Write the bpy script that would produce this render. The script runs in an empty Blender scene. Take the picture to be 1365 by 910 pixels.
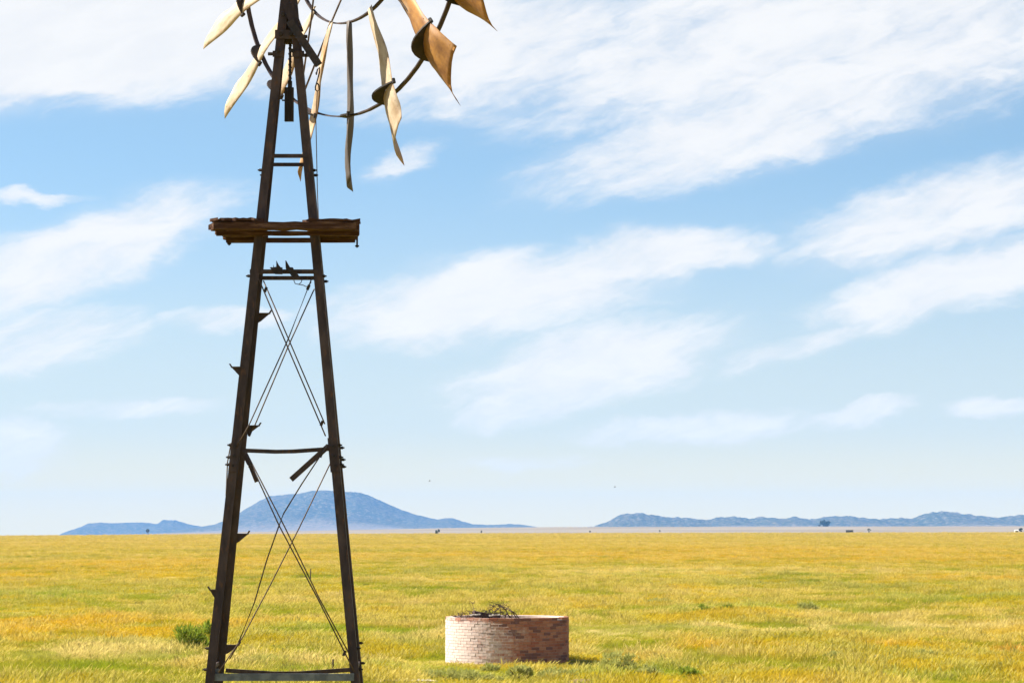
import bpy, math, random
import numpy as np
from mathutils import Vector, Matrix, noise as mnoise

random.seed(11)
rng = np.random.default_rng(11)
R = math.radians
S = bpy.context.scene
COL = S.collection

# ------------------------------------------------------------------ camera
F, CXP, CYP, HZ = 4000.0, 682.5, 455.0, 707.0      # focal length, centre and horizon in photo pixels
H = 3.5                                            # camera height above the plain
PITCH = math.atan((HZ - CYP) / F)
cam = bpy.data.cameras.new("camera")
cam.sensor_width = 36.0
cam.lens = F / 1365.0 * 36.0
cam.clip_start, cam.clip_end = 0.5, 60000
camo = bpy.data.objects.new("camera", cam)
camo.location = (0, 0, H)
camo.rotation_euler = (math.pi / 2 + PITCH, 0, 0)
COL.objects.link(camo)
S.camera = camo

# ------------------------------------------------------------------ sun, sky, exposure
SUN_AZ, SUN_EL = R(-79), R(47)                     # azimuth from +Y towards +X
SUN = Vector((math.sin(SUN_AZ) * math.cos(SUN_EL), math.cos(SUN_AZ) * math.cos(SUN_EL), math.sin(SUN_EL)))
sl = bpy.data.lights.new("sun", 'SUN')
sl.energy, sl.angle, sl.color = 5.0, R(0.5), (1.0, 0.95, 0.86)
so = bpy.data.objects.new("sun", sl)
so.rotation_euler = SUN.to_track_quat('Z', 'Y').to_euler()
so.location = (-20, 10, 30)
COL.objects.link(so)

S.view_settings.view_transform = 'Standard'
S.view_settings.look = 'None'
S.view_settings.exposure = 1.55
S.view_settings.gamma = 1.0
S.view_settings.use_curve_mapping = False


class NT:
    """small helper around a node tree"""
    def __init__(s, tree):
        s.t = tree

    def n(s, typ, ins=None, **kw):
        nd = s.t.nodes.new(typ)
        for k, v in kw.items():
            setattr(nd, k, v)
        for k, v in (ins or {}).items():
            s.put(nd.inputs[k], v)
        return nd

    def put(s, sock, v):
        if isinstance(v, bpy.types.NodeSocket):
            s.t.links.new(v, sock)
        elif isinstance(v, (tuple, list)) and sock.type == 'RGBA' and len(v) == 3:
            sock.default_value = (*v, 1)
        else:
            sock.default_value = v

    def m(s, op, a, b=0.0, c=0.0, clamp=False):
        nd = s.t.nodes.new('ShaderNodeMath')
        nd.operation = op
        nd.use_clamp = clamp
        for i, v in enumerate((a, b, c)):
            s.put(nd.inputs[i], v)
        return nd.outputs[0]

    def vm(s, op, a, b=None, scale=None):
        nd = s.t.nodes.new('ShaderNodeVectorMath')
        nd.operation = op
        s.put(nd.inputs[0], a)
        if b is not None:
            s.put(nd.inputs[1], b)
        if scale is not None:
            s.put(nd.inputs['Scale'], scale)
        return nd

    def noise(s, vec, scale, detail=4, rough=0.55, dist=0.0):
        nd = s.n('ShaderNodeTexNoise', {'Scale': scale, 'Detail': detail, 'Roughness': rough, 'Distortion': dist})
        if vec is not None:
            s.put(nd.inputs['Vector'], vec)
        return nd

    def rng(s, v, a, b, c=0.0, d=1.0, smooth=True):
        nd = s.n('ShaderNodeMapRange', {'Value': v, 'From Min': a, 'From Max': b, 'To Min': c, 'To Max': d})
        nd.interpolation_type = 'SMOOTHSTEP' if smooth else 'LINEAR'
        return nd.outputs[0]

    def mix(s, f, a, b, blend='MIX'):
        nd = s.t.nodes.new('ShaderNodeMix')
        nd.data_type = 'RGBA'
        nd.blend_type = blend
        s.put(nd.inputs[0], f)
        s.put(nd.inputs[6], a)
        s.put(nd.inputs[7], b)
        return nd.outputs[2]

    def mapping(s, vec, loc=(0, 0, 0), rot=(0, 0, 0), scale=(1, 1, 1), typ='TEXTURE'):
        nd = s.n('ShaderNodeMapping', {'Vector': vec, 'Location': loc, 'Rotation': rot, 'Scale': scale})
        nd.vector_type = typ
        return nd.outputs[0]

    def xyz(s, x, y, z=0.0):
        return s.n('ShaderNodeCombineXYZ', {0: x, 1: y, 2: z}).outputs[0]


def make_world():
    w = bpy.data.worlds.new("World")
    S.world = w
    w.use_nodes = True
    w.node_tree.nodes.clear()
    g = NT(w.node_tree)
    tc = g.n('ShaderNodeTexCoord').outputs['Generated']
    sep = g.n('ShaderNodeSeparateXYZ', {0: tc})
    x, y, z = sep.outputs
    # clear sky: the blue of the upper air comes down to a low elevation on this dry plain
    zz = g.m('ADD', g.m('MULTIPLY', g.m('MAXIMUM', z, 0.0), 1.7), 0.16)
    sv = g.vm('NORMALIZE', g.xyz(x, y, zz)).outputs[0]
    sky = g.n('ShaderNodeTexSky', sky_type='NISHITA', sun_disc=False)
    g.put(sky.inputs[0], sv)
    sky.sun_elevation = SUN_EL
    sky.sun_rotation = SUN_AZ
    sky.altitude = 1300
    sky.air_density, sky.dust_density, sky.ozone_density = 1.0, 0.6, 2.0
    base = sky.outputs[0]
    # angles of the direction, in units of 1/4000 rad
    az = g.m('MULTIPLY', g.m('ARCTAN2', x, y), F)
    el = g.m('MULTIPLY', g.m('ARCSINE', z), F)
    st = g.xyz(az, el)
    # pale band of thick air along the horizon, all the way round
    base = g.mix(1.0, base, (1.72, 1.74, 1.42), 'MULTIPLY')
    hz = g.rng(el, 0.0, 520.0, 1.0, 0.0)
    base = g.mix(g.m('MULTIPLY', hz, 0.85), base, (5.7, 5.6, 4.6))
    base = g.mix(g.rng(el, 0.0, 150.0, 1.0, 0.0), base, (8.3, 6.6, 2.5))
    # wind-drawn cirrus: warped coordinates, streaks rising to the right
    wn = g.noise(g.vm('MULTIPLY', st, (1 / 170., 1 / 75., 0)).outputs[0], 1.0, 5, 0.6)
    wv = g.vm('SUBTRACT', wn.outputs['Color'], (0.5, 0.5, 0.5)).outputs[0]
    stw = g.vm('ADD', st, g.vm('MULTIPLY', wv, (110, 60, 0)).outputs[0]).outputs[0]
    str1 = g.mapping(stw, rot=(0, 0, R(14)), scale=(150, 44, 1))
    n1 = g.noise(str1, 1.0, 10, 0.6, 0.35).outputs[0]
    str2 = g.mapping(g.vm('ADD', st, g.vm('MULTIPLY', wv, (40, 40, 0)).outputs[0]).outputs[0],
                     rot=(0, 0, R(24)), scale=(95, 17, 1))
    n2 = g.noise(str2, 1.0, 8, 0.62, 0.25).outputs[0]
    n3 = g.noise(g.mapping(stw, rot=(0, 0, R(8)), scale=(72, 46, 1)), 1.0, 9, 0.6, 0.5).outputs[0]
    fine = g.m('ADD', g.m('ADD', g.m('MULTIPLY', n1, 0.45), g.m('MULTIPLY', n2, 0.27)), g.m('MULTIPLY', n3, 0.28))
    # where the cloud banks stand: (x, y, half length, half width, tilt, weight)
    banks = [(120, 50, 420, 95, 5, 1.15), (590, 50, 330, 110, 0, 0.82), (1090, 60, 480, 130, 6, 0.78),
             (1010, 170, 330, 62, 15, 0.82), (1260, 290, 230, 55, 12, 0.78), (1290, 375, 230, 45, 13, 0.85),
             (1070, 455, 130, 20, 20, 0.6), (660, 395, 260, 58, 8, 0.86), (850, 345, 210, 34, 6, 0.82),
             (100, 345, 240, 52, 20, 0.8), (60, 455, 150, 48, 8, 0.6), (790, 485, 210, 56, 12, 0.8),
             (700, 540, 110, 30, 10, 0.6), (930, 570, 190, 26, 3, 0.55), (1150, 555, 80, 17, 10, 0.55), (1325, 545, 70, 14, 5, 0.6),
             (310, 425, 110, 18, 3, 0.55), (20, 595, 90, 45, 0, 0.5), (540, 218, 75, 18, 22, 0.6),
             (640, 150, 120, 22, 5, 0.45), (170, 540, 160, 16, 3, 0.4), (40, 272, 90, 10, 2, 0.5), (700, 620, 120, 16, 2, 0.4)]
    cov = None
    for (bx, by, a, b, tilt, wt) in banks:
        v = g.mapping(stw, loc=(bx - CXP, HZ - by, 0), rot=(0, 0, R(tilt)), scale=(a * 1.38, b * 1.42, 1))
        d = g.vm('LENGTH', v).outputs['Value']
        c = g.rng(d, 0.25, 1.0, wt, 0.0)
        cov = c if cov is None else g.m('MAXIMUM', cov, c)
    # the rest of the sky carries the same scattered cirrus
    pl = g.vm('MULTIPLY', tc, g.xyz(g.m('DIVIDE', 1.0, g.m('ADD', g.m('MAXIMUM', z, 0.0), 0.12)),
                                   g.m('DIVIDE', 1.0, g.m('ADD', g.m('MAXIMUM', z, 0.0), 0.12)), 0.0)).outputs[0]
    gen = g.rng(g.noise(pl, 0.9, 5, 0.6, 0.4).outputs[0], 0.42, 0.68, 0.0, 0.85)
    out_a = g.rng(g.m('ABSOLUTE', az), 760.0, 1000.0)
    out_e = g.rng(el, 760.0, 950.0)
    outside = g.m('MAXIMUM', out_a, out_e)
    gen = g.m('MULTIPLY', g.m('MULTIPLY', gen, outside), g.rng(z, 0.0, 0.06))
    cov = g.m('MAXIMUM', cov, gen)
    dens = g.m('ADD', cov, g.m('MULTIPLY', g.m('SUBTRACT', fine, 0.5), 2.1))
    body = g.m('MULTIPLY', g.rng(dens, 0.0, 0.88), g.rng(cov, 0.0, 0.3))
    veil = g.m('MULTIPLY', g.rng(cov, 0.0, 0.8), 0.46)            # thin veil round each bank
    dens = g.m('MULTIPLY', g.m('MAXIMUM', body, veil), 0.95)
    col = g.mix(g.rng(n1, 0.3, 0.7), (6.3, 6.35, 6.5), (6.8, 6.75, 6.75))
    final = g.mix(dens, base, col)
    bg = g.n('ShaderNodeBackground', {'Color': final, 'Strength': 0.05})
    o = g.n('ShaderNodeOutputWorld', {'Surface': bg.outputs[0]})
    w.cycles.sampling_method = 'MANUAL'
    w.cycles.sample_map_resolution = 512


make_world()


# ------------------------------------------------------------------ helpers: pixels, meshes, tags
def pt(px, py, depth):
    """world point seen at a photo pixel, at a given distance along +Y"""
    c, s = math.cos(PITCH), math.sin(PITCH)
    dx, du = (px - CXP) / F, (CYP - py) / F
    d = Vector((dx, c - du * s, s + du * c))
    k = depth / d.y
    return Vector((d.x * k, depth, H + d.z * k))


def smooth(a, b, x):
    t = min(1, max(0, (x - a) / (b - a)))
    return t * t * (3 - 2 * t)


def lerp_list(pts, x):
    if x <= pts[0][0]:
        return pts[0][1]
    for (x0, y0), (x1, y1) in zip(pts, pts[1:]):
        if x <= x1:
            return y0 + (y1 - y0) * (x - x0) / (x1 - x0)
    return pts[-1][1]


D_CREST = 1900.0
CREST = [(-200, 714.5), (0, 713.8), (300, 711.8), (700, 710.5), (1365, 709.3), (1600, 709)]
FARP = [(-200, 716), (60, 715.5), (130, 712.5), (250, 710), (420, 706.8), (600, 703.4), (740, 702), (1365, 701), (1600, 700.8)]


def gz(x, y, rough=True):
    """height of the ground: nearly flat plain, a low crest near 1.9 km, then a plain that slopes up to the hills"""
    d = math.hypot(x, y)
    X = CXP + F * (x / y if y > abs(x) * 0.8 else (2 if x > 0 else -2))
    X = min(1600, max(-200, X))
    zc = H - (lerp_list(CREST, X) - HZ) / F * D_CREST
    if d < D_CREST:
        z = zc * max(0, d - 110) / (D_CREST - 110)
    else:
        yb = lerp_list(FARP, X)
        zf = H - (yb - HZ) / F * d
        t = smooth(D_CREST, 3600, d)
        z = (zc - 5.0 * smooth(D_CREST, 2300, d)) * (1 - t) + zf * t
    if rough and d < 700:
        k = 1 - smooth(300, 700, d)
        z += k * (0.20 * mnoise.noise(Vector((x / 6, y / 9, 0))) + 0.07 * mnoise.noise(Vector((x / 2.6, y / 3.0, 5))))
    return z


class MB:
    """collects shapes, then links them as ONE mesh object"""
    def __init__(s):
        s.v, s.f = [], []

    def add(s, vs, fs):
        o = len(s.v)
        s.v += [Vector(q) for q in vs]
        s.f += [tuple(o + i for i in f) for f in fs]
        return s

    def box8(s, p):
        return s.add(p, [(0, 3, 2, 1), (4, 5, 6, 7), (0, 1, 5, 4), (1, 2, 6, 5), (2, 3, 7, 6), (3, 0, 4, 7)])

    def box(s, c, sx, sy, sz, rot=None):
        p = [Vector((a * sx / 2, b * sy / 2, d * sz / 2)) for d in (-1, 1) for a, b in ((-1, -1), (1, -1), (1, 1), (-1, 1))]
        if rot is not None:
            p = [rot @ q for q in p]
        return s.box8([q + Vector(c) for q in p])

    def beam(s, a, b, w, t, side=Vector((0, 1, 0)), n=1, jit=0.0):
        """flat bar from a to b; t is its thickness along side, w its width across"""
        a, b = Vector(a), Vector(b)
        ax = (b - a).normalized()
        si = (side - ax * side.dot(ax)).normalized()
        up = ax.cross(si)
        vs, fs = [], []
        for i in range(n + 1):
            c = a.lerp(b, i / n)
            for (p, q) in ((-1, -1), (1, -1), (1, 1), (-1, 1)):
                vs.append(c + si * (p * t / 2) + up * (q * w / 2) + Vector((random.uniform(-jit, jit), random.uniform(-jit, jit), random.uniform(-jit, jit))))
        for i in range(n):
            for k in range(4):
                fs.append((i * 4 + k, i * 4 + (k + 1) % 4, i * 4 + 4 + (k + 1) % 4, i * 4 + 4 + k))
        fs += [(3, 2, 1, 0), tuple(n * 4 + k for k in range(4))]
        return s.add(vs, fs)

    def angle(s, a, b, fx, fy, w, t):
        """L-section from a to b; the corner runs along a-b, flanges go along fx and fy"""
        a, b = Vector(a), Vector(b)
        fx, fy = Vector(fx), Vector(fy)
        prof = [(0, 0), (w, 0), (w, t), (t, t), (t, w), (0, w)]
        vs = [p + fx * u + fy * v for p in (a, b) for (u, v) in prof]
        fs = [(i, (i + 1) % 6, 6 + (i + 1) % 6, 6 + i) for i in range(6)]
        fs += [(0, 5, 4, 3, 2, 1), (6, 7, 8, 9, 10, 11)]
        return s.add(vs, fs)

    def tube(s, pts, r, n=6, r2=None, closed=False):
        pts = [Vector(p) for p in pts]
        m = len(pts)
        vs, fs = [], []
        for i, p in enumerate(pts):
            if closed:
                d = pts[(i + 1) % m] - pts[i - 1]
            else:
                d = pts[min(i + 1, m - 1)] - pts[max(i - 1, 0)]
            d.normalize()
            u = d.cross(Vector((0.31, 0.11, 0.94)))
            if u.length < 0.05:
                u = d.cross(Vector((1, 0, 0)))
            u.normalize()
            w = d.cross(u)
            rr = r if r2 is None else r + (r2 - r) * i / (m - 1)
            for k in range(n):
                a = 2 * math.pi * k / n
                vs.append(p + u * math.cos(a) * rr + w * math.sin(a) * rr)
        for i in range(m if closed else m - 1):
            j = (i + 1) % m
            for k in range(n):
                fs.append((i * n + k, i * n + (k + 1) % n, j * n + (k + 1) % n, j * n + k))
        if not closed:
            fs += [tuple(range(n - 1, -1, -1)), tuple((m - 1) * n + k for k in range(n))]
        return s.add(vs, fs)

    def mesh(s, name, mat, origin=(0, 0, 0), smoothed=False):
        me = bpy.data.meshes.new(name)
        o = Vector(origin)
        me.from_pydata([tuple(q - o) for q in s.v], [], s.f)
        me.materials.append(mat)
        if smoothed:
            me.polygons.foreach_set('use_smooth', [True] * len(me.polygons))
        me.update()
        return me

    def build(s, name, mat, parent=None, origin=(0, 0, 0), smoothed=False):
        return link(name, s.mesh(name, mat, origin, smoothed), parent)


def link(name, me, parent=None, loc=(0, 0, 0)):
    o = bpy.data.objects.new(name, me)
    COL.objects.link(o)
    o.location = loc
    if parent:
        o.parent = parent
    return o


def tag(o, label=None, cat=None, group=None, kind=None):
    for k, v in (('label', label), ('category', cat), ('group', group), ('kind', kind)):
        if v:
            o[k] = v
    return o


def empty(name, loc):
    o = bpy.data.objects.new(name, None)
    COL.objects.link(o)
    o.location = loc
    o.empty_display_size = 0.3
    return o


# ------------------------------------------------------------------ materials
def mat_new(name):
    m = bpy.data.materials.new(name)
    m.use_nodes = True
    m.node_tree.nodes.clear()
    return m, NT(m.node_tree)


def finish(g, color, rough=0.8, metal=0.0, bump=None, bump_s=0.3, bump_d=0.01, spec=0.3):
    p = g.n('ShaderNodeBsdfPrincipled', {'Base Color': color, 'Roughness': rough, 'Metallic': metal, 'Specular IOR Level': spec})
    if bump is not None:
        b = g.n('ShaderNodeBump', {'Height': bump, 'Strength': bump_s, 'Distance': bump_d})
        g.put(p.inputs['Normal'], b.outputs[0])
    g.n('ShaderNodeOutputMaterial', {'Surface': p.outputs[0]})
    return p


def two_tone(name, a, b, scale, lo=0.4, hi=0.62, stretch=(1, 1, 1), rough=0.8, metal=0.0, third=None, bump_d=0.004, spec=0.3):
    m, g = mat_new(name)
    co = g.n('ShaderNodeTexCoord').outputs['Object']
    co = g.vm('MULTIPLY', co, stretch).outputs[0]
    n = g.noise(co, scale, 6, 0.62)
    c = g.mix(g.rng(n.outputs[0], lo, hi), a, b)
    if third:
        n3 = g.noise(co, scale * 3.7, 4, 0.6)
        c = g.mix(g.rng(n3.outputs[0], 0.55, 0.7, 0, 0.8), c, third)
    finish(g, c, rough, metal, n.outputs[0], 0.5, bump_d, spec)
    return m


M = {}
M['steel'] = two_tone('weathered_brown_steel', (0.026, 0.016, 0.0155), (0.07, 0.046, 0.041), 5, 0.35, 0.7, (2, 2, .6), 0.7, 0.1, (0.095, 0.043, 0.02))
M['galv'] = two_tone('dull_grey_steel', (0.09, 0.1, 0.115), (0.15, 0.165, 0.18), 9, rough=0.55, metal=0.4)
M['iron'] = two_tone('dark_iron', (0.018, 0.014, 0.012), (0.04, 0.026, 0.02), 12, rough=0.7, metal=0.2)
M['wire'] = two_tone('rusty_wire', (0.06, 0.04, 0.03), (0.12, 0.08, 0.055), 14, rough=0.6, metal=0.3)
M['dkwood'] = two_tone('dark_pump_rod_wood', (0.02, 0.015, 0.014), (0.05, 0.035, 0.028), 8, stretch=(4, 4, .6))
M['wood'] = two_tone('grey_weathered_plank', (0.045, 0.0195, 0.011), (0.15, 0.085, 0.055), 7, 0.42, 0.8, (.5, 5, 5), 0.9, 0.0, (0.02, 0.0105, 0.008), 0.008, 0.1)
M['palewood'] = two_tone('bleached_board', (0.34, 0.29, 0.24), (0.5, 0.46, 0.4), 7, stretch=(.5, 5, 5), rough=0.9, spec=0.1)
M['branch'] = two_tone('dead_branch_bark', (0.035, 0.022, 0.017), (0.09, 0.06, 0.045), 12, rough=0.9, spec=0.1)
M['log'] = two_tone('dark_timber', (0.045, 0.03, 0.028), (0.12, 0.08, 0.065), 10, stretch=(.5, 4, 4), rough=0.9, spec=0.1)
M['post'] = two_tone('fence_post_wood', (0.05, 0.035, 0.028), (0.1, 0.075, 0.06), 10, stretch=(3, 3, .5), rough=0.9, spec=0.1)
M['stone'] = two_tone('pale_concrete', (0.32, 0.28, 0.22), (0.46, 0.41, 0.34), 5, rough=0.9, spec=0.1)
M['earth'] = two_tone('bare_earth', (0.15, 0.095, 0.055), (0.27, 0.185, 0.115), 3, rough=0.95, spec=0.05)
M['bird'] = two_tone('dark_feathers', (0.015, 0.014, 0.014), (0.04, 0.036, 0.034), 20)
M['shed'] = two_tone('dark_corrugated_iron', (0.05, 0.042, 0.03), (0.09, 0.075, 0.055), 1.2)
M['white'] = two_tone('white_wall', (0.7, 0.66, 0.58), (0.8, 0.77, 0.7), 1.0)


def blade_material():
    m, g = mat_new('rusted_galvanised_blade')
    co = g.n('ShaderNodeTexCoord').outputs['Object']
    oi = g.n('ShaderNodeObjectInfo').outputs['Random']
    co2 = g.vm('ADD', co, g.xyz(g.m('MULTIPLY', oi, 17.0), 0, 0)).outputs[0]
    n = g.noise(co2, 3.2, 6, 0.65)
    buv = g.n('ShaderNodeAttribute', attribute_name='buv').outputs['Vector']
    buv = g.vm('ADD', buv, g.xyz(g.m('MULTIPLY', oi, 31.0), g.m('MULTIPLY', oi, 17.0), 0)).outputs[0]
    n2 = g.noise(g.vm('MULTIPLY', buv, (5, 3.2, 0)).outputs[0], 1.0, 6, 0.68)
    zinc = g.mix(g.rng(n2.outputs[0], 0.35, 0.7), (0.44, 0.345, 0.235), (0.30, 0.205, 0.115))
    rust = g.mix(g.rng(n2.outputs[0], 0.35, 0.7), (0.33, 0.155, 0.034), (0.14, 0.055, 0.016))
    at = g.n('ShaderNodeAttribute', attribute_name='rust').outputs['Fac']
    k = g.m('ADD', g.m('MULTIPLY', at, 0.55), g.m('SUBTRACT', n.outputs[0], 0.5))
    c = g.mix(g.rng(k, 0.1, 0.42), zinc, rust)
    c = g.mix(g.rng(at, 1.1, 1.5), c, (0.085, 0.067, 0.054))          # shade of the bottom blade painted into its grey-brown metal
    spots = g.noise(g.vm('MULTIPLY', buv, (26, 9, 0)).outputs[0], 1.0, 5, 0.7).outputs[0]
    c = g.mix(g.rng(spots, 0.56, 0.7, 0.0, 0.75), c, (0.10, 0.055, 0.028))
    p = g.n('ShaderNodeBsdfPrincipled', {'Base Color': c, 'Roughness': 0.62, 'Metallic': 0.1, 'Specular IOR Level': 0.35})
    b = g.n('ShaderNodeBump', {'Height': n.outputs[0], 'Strength': 0.4, 'Distance': 0.01})
    g.put(p.inputs['Normal'], b.outputs[0])
    g.n('ShaderNodeOutputMaterial', {'Surface': p.outputs[0]})
    return m


M['blade'] = blade_material()


def brick_material():
    m, g = mat_new('lime_washed_brick')
    co = g.n('ShaderNodeTexCoord').outputs['Object']
    geo = g.n('ShaderNodeNewGeometry').outputs['Position']
    oi = g.n('ShaderNodeObjectInfo').outputs['Random']
    red = g.mix(oi, (0.28, 0.10, 0.06), (0.37, 0.175, 0.11))
    dark = g.mix(g.rng(g.m('FRACT', g.m('MULTIPLY', oi, 7.3)), 0.72, 0.86), red, (0.17, 0.08, 0.065))
    big = g.noise(geo, 1.1, 4, 0.6).outputs[0]
    fine = g.noise(geo, 16, 5, 0.7).outputs[0]
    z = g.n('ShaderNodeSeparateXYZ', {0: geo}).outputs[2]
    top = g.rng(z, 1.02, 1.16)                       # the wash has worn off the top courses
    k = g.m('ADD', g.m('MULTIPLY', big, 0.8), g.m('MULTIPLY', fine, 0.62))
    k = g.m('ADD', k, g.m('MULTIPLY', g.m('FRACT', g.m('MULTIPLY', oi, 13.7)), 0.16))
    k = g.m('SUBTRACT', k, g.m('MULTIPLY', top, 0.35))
    k = g.m('ADD', k, g.m('MULTIPLY', g.rng(g.n('ShaderNodeSeparateXYZ', {0: geo}).outputs[0], 0.9, -1.5, -0.26, 0.34), 1.0))   # uneven wash plus painted light: sunlit left whiter, shaded right redder
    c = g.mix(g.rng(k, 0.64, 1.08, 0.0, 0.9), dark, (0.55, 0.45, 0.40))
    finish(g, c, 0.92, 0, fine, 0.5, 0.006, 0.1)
    return m


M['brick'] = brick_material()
M['mortar'] = two_tone('lime_mortar', (0.27, 0.21, 0.175), (0.45, 0.37, 0.31), 6, rough=0.95, spec=0.05)
M['plaster'] = two_tone('pale_inner_plaster', (0.44, 0.345, 0.285), (0.54, 0.44, 0.37), 3, rough=0.95, spec=0.05)


# colour of the plain at a place: patches of green, yellow-green, gold and straw
PATCHES = [  # photo pixel centre, half sizes in metres (x, y), which
    (90, 840, 4.6, 16, 'gold'), (300, 836, 2.2, 7, 'gold'), (60, 757, 22, 60, 'gold'), (230, 747, 16, 50, 'gold'),
    (1345, 868, 0.9, 3.0, 'orange'), (1265, 862, 1.0, 3.5, 'gold'), (1180, 862, 1.2, 3.2, 'gold'), (985, 866, 1.6, 3.5, 'gold'),
    (930, 862, 1.2, 3, 'gold'), (1050, 735, 45, 120, 'gold'), (1210, 745, 50, 70, 'gold'), (700, 740, 40, 60, 'gold'), (1300, 775, 9, 12, 'gold'),
    (60, 793, 5.5, 12, 'green'), (250, 795, 3.5, 9, 'green'), (120, 893, 1.5, 3.0, 'green'), (470, 842, 3.2, 6, 'green'),
    (960, 815, 4.5, 7, 'green'), (1085, 812, 3.0, 6, 'green'), (1260, 800, 5.0, 8, 'green'), (1190, 902, 1.4, 2.5, 'green'), (850, 892, 2.2, 4.0, 'green'),
    (690, 903, 3.4, 3.4, 'green'), (860, 905, 2.4, 2.5, 'green'), (520, 895, 2.0, 3, 'green'), (300, 875, 1.8, 3.0, 'green'), (890, 760, 12, 25, 'straw'), (900, 842, 5, 5, 'straw'), (1200, 838, 7, 5, 'straw'),
    (160, 870, 3.0, 6, 'straw'), (380, 885, 2.5, 4, 'straw'), (620, 850, 3.0, 5, 'straw'), (820, 870, 1.8, 1.8, 'straw')]


def plain_colour(g, pos):
    flat = g.vm('MULTIPLY', pos, (1, 1, 0)).outputs[0]
    nb = g.noise(flat, 0.012, 3, 0.55).outputs[0]
    nm = g.noise(g.vm('MULTIPLY', flat, (1, 0.45, 0)).outputs[0], 0.075, 4, 0.6).outputs[0]
    nf = g.noise(flat, 0.55, 4, 0.6).outputs[0]
    k = g.m('ADD', g.m('MULTIPLY', nb, 0.35), g.m('ADD', g.m('MULTIPLY', nm, 0.4), g.m('MULTIPLY', nf, 0.25)))
    cr = g.n('ShaderNodeValToRGB', {0: k})
    el = cr.color_ramp.elements
    el[0].position, el[0].color = 0.42, (0.19, 0.20, 0.012, 1)
    el[1].position, el[1].color = 0.58, (0.45, 0.35, 0.105, 1)
    for p, c in ((0.46, (0.27, 0.25, 0.014, 1)), (0.50, (0.345, 0.28, 0.022, 1)), (0.54, (0.40, 0.30, 0.042, 1))):
        e = el.new(p)
        e.color = c
    c = cr.outputs[0]
    wob = g.vm('SCALE', g.vm('SUBTRACT', g.noise(flat, 0.25, 3, 0.6).outputs['Color'], (.5, .5, .5)).outputs[0], scale=5.0).outputs[0]
    fw = g.vm('ADD', flat, wob).outputs[0]
    tint = {'gold': (0.47, 0.275, 0.002), 'orange': (0.56, 0.22, 0.01), 'green': (0.22, 0.265, 0.012), 'straw': (0.52, 0.41, 0.145)}
    for (px, py, rx, ry, kind) in PATCHES:
        d = H * F / (py - HZ) if py > 765 else H * F / (py - HZ) * 0.92
        x = (px - CXP) / F * d
        v = g.mapping(fw, loc=(x, d, 0), scale=(rx * 1.5, ry * 1.5, 1))
        w = g.rng(g.vm('LENGTH', v).outputs['Value'], 0.2, 1.0, 0.95, 0.0)
        w = g.m('MULTIPLY', w, g.rng(nf, 0.3, 0.55, 0.5, 1.0))
        if d > 240:
            w = g.m('MULTIPLY', w, 0.7)
        c = g.mix(w, c, tint[kind])
    # farther off the grass is riper
    dist = g.vm('LENGTH', flat).outputs['Value']
    c = g.mix(g.rng(dist, 150, 700, 0, 0.5), c, (0.41, 0.27, 0.02))
    return c, nf, dist


def ground_material():
    m, g = mat_new('plain_ground')
    pos = g.n('ShaderNodeNewGeometry').outputs['Position']
    c, nf, dist = plain_colour(g, pos)
    st = g.vm('MULTIPLY', pos, (0.05, 0.012, 0)).outputs[0]
    far = g.noise(st, 1.0, 5, 0.65).outputs[0]
    c = g.mix(g.m('MULTIPLY', g.rng(far, 0.42, 0.62), g.rng(dist, 250, 900, 0, 0.55)), c, (0.27, 0.20, 0.035))
    c = g.mix(g.rng(dist, 250, 900, 0.55, 0.12), c, (0.19, 0.135, 0.055))      # dead thatch and soil between the tufts
    dry = g.mix(g.rng(g.noise(pos, 0.004, 5, 0.6).outputs[0], 0.35, 0.65), (0.215, 0.178, 0.138), (0.165, 0.135, 0.105))
    c = g.mix(g.rng(dist, 1930, 2300), c, dry)
    nb = g.noise(pos, 1.4, 6, 0.7).outputs[0]
    finish(g, c, 0.95, 0, nb, 0.6, 0.12, 0.02)
    return m


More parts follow.
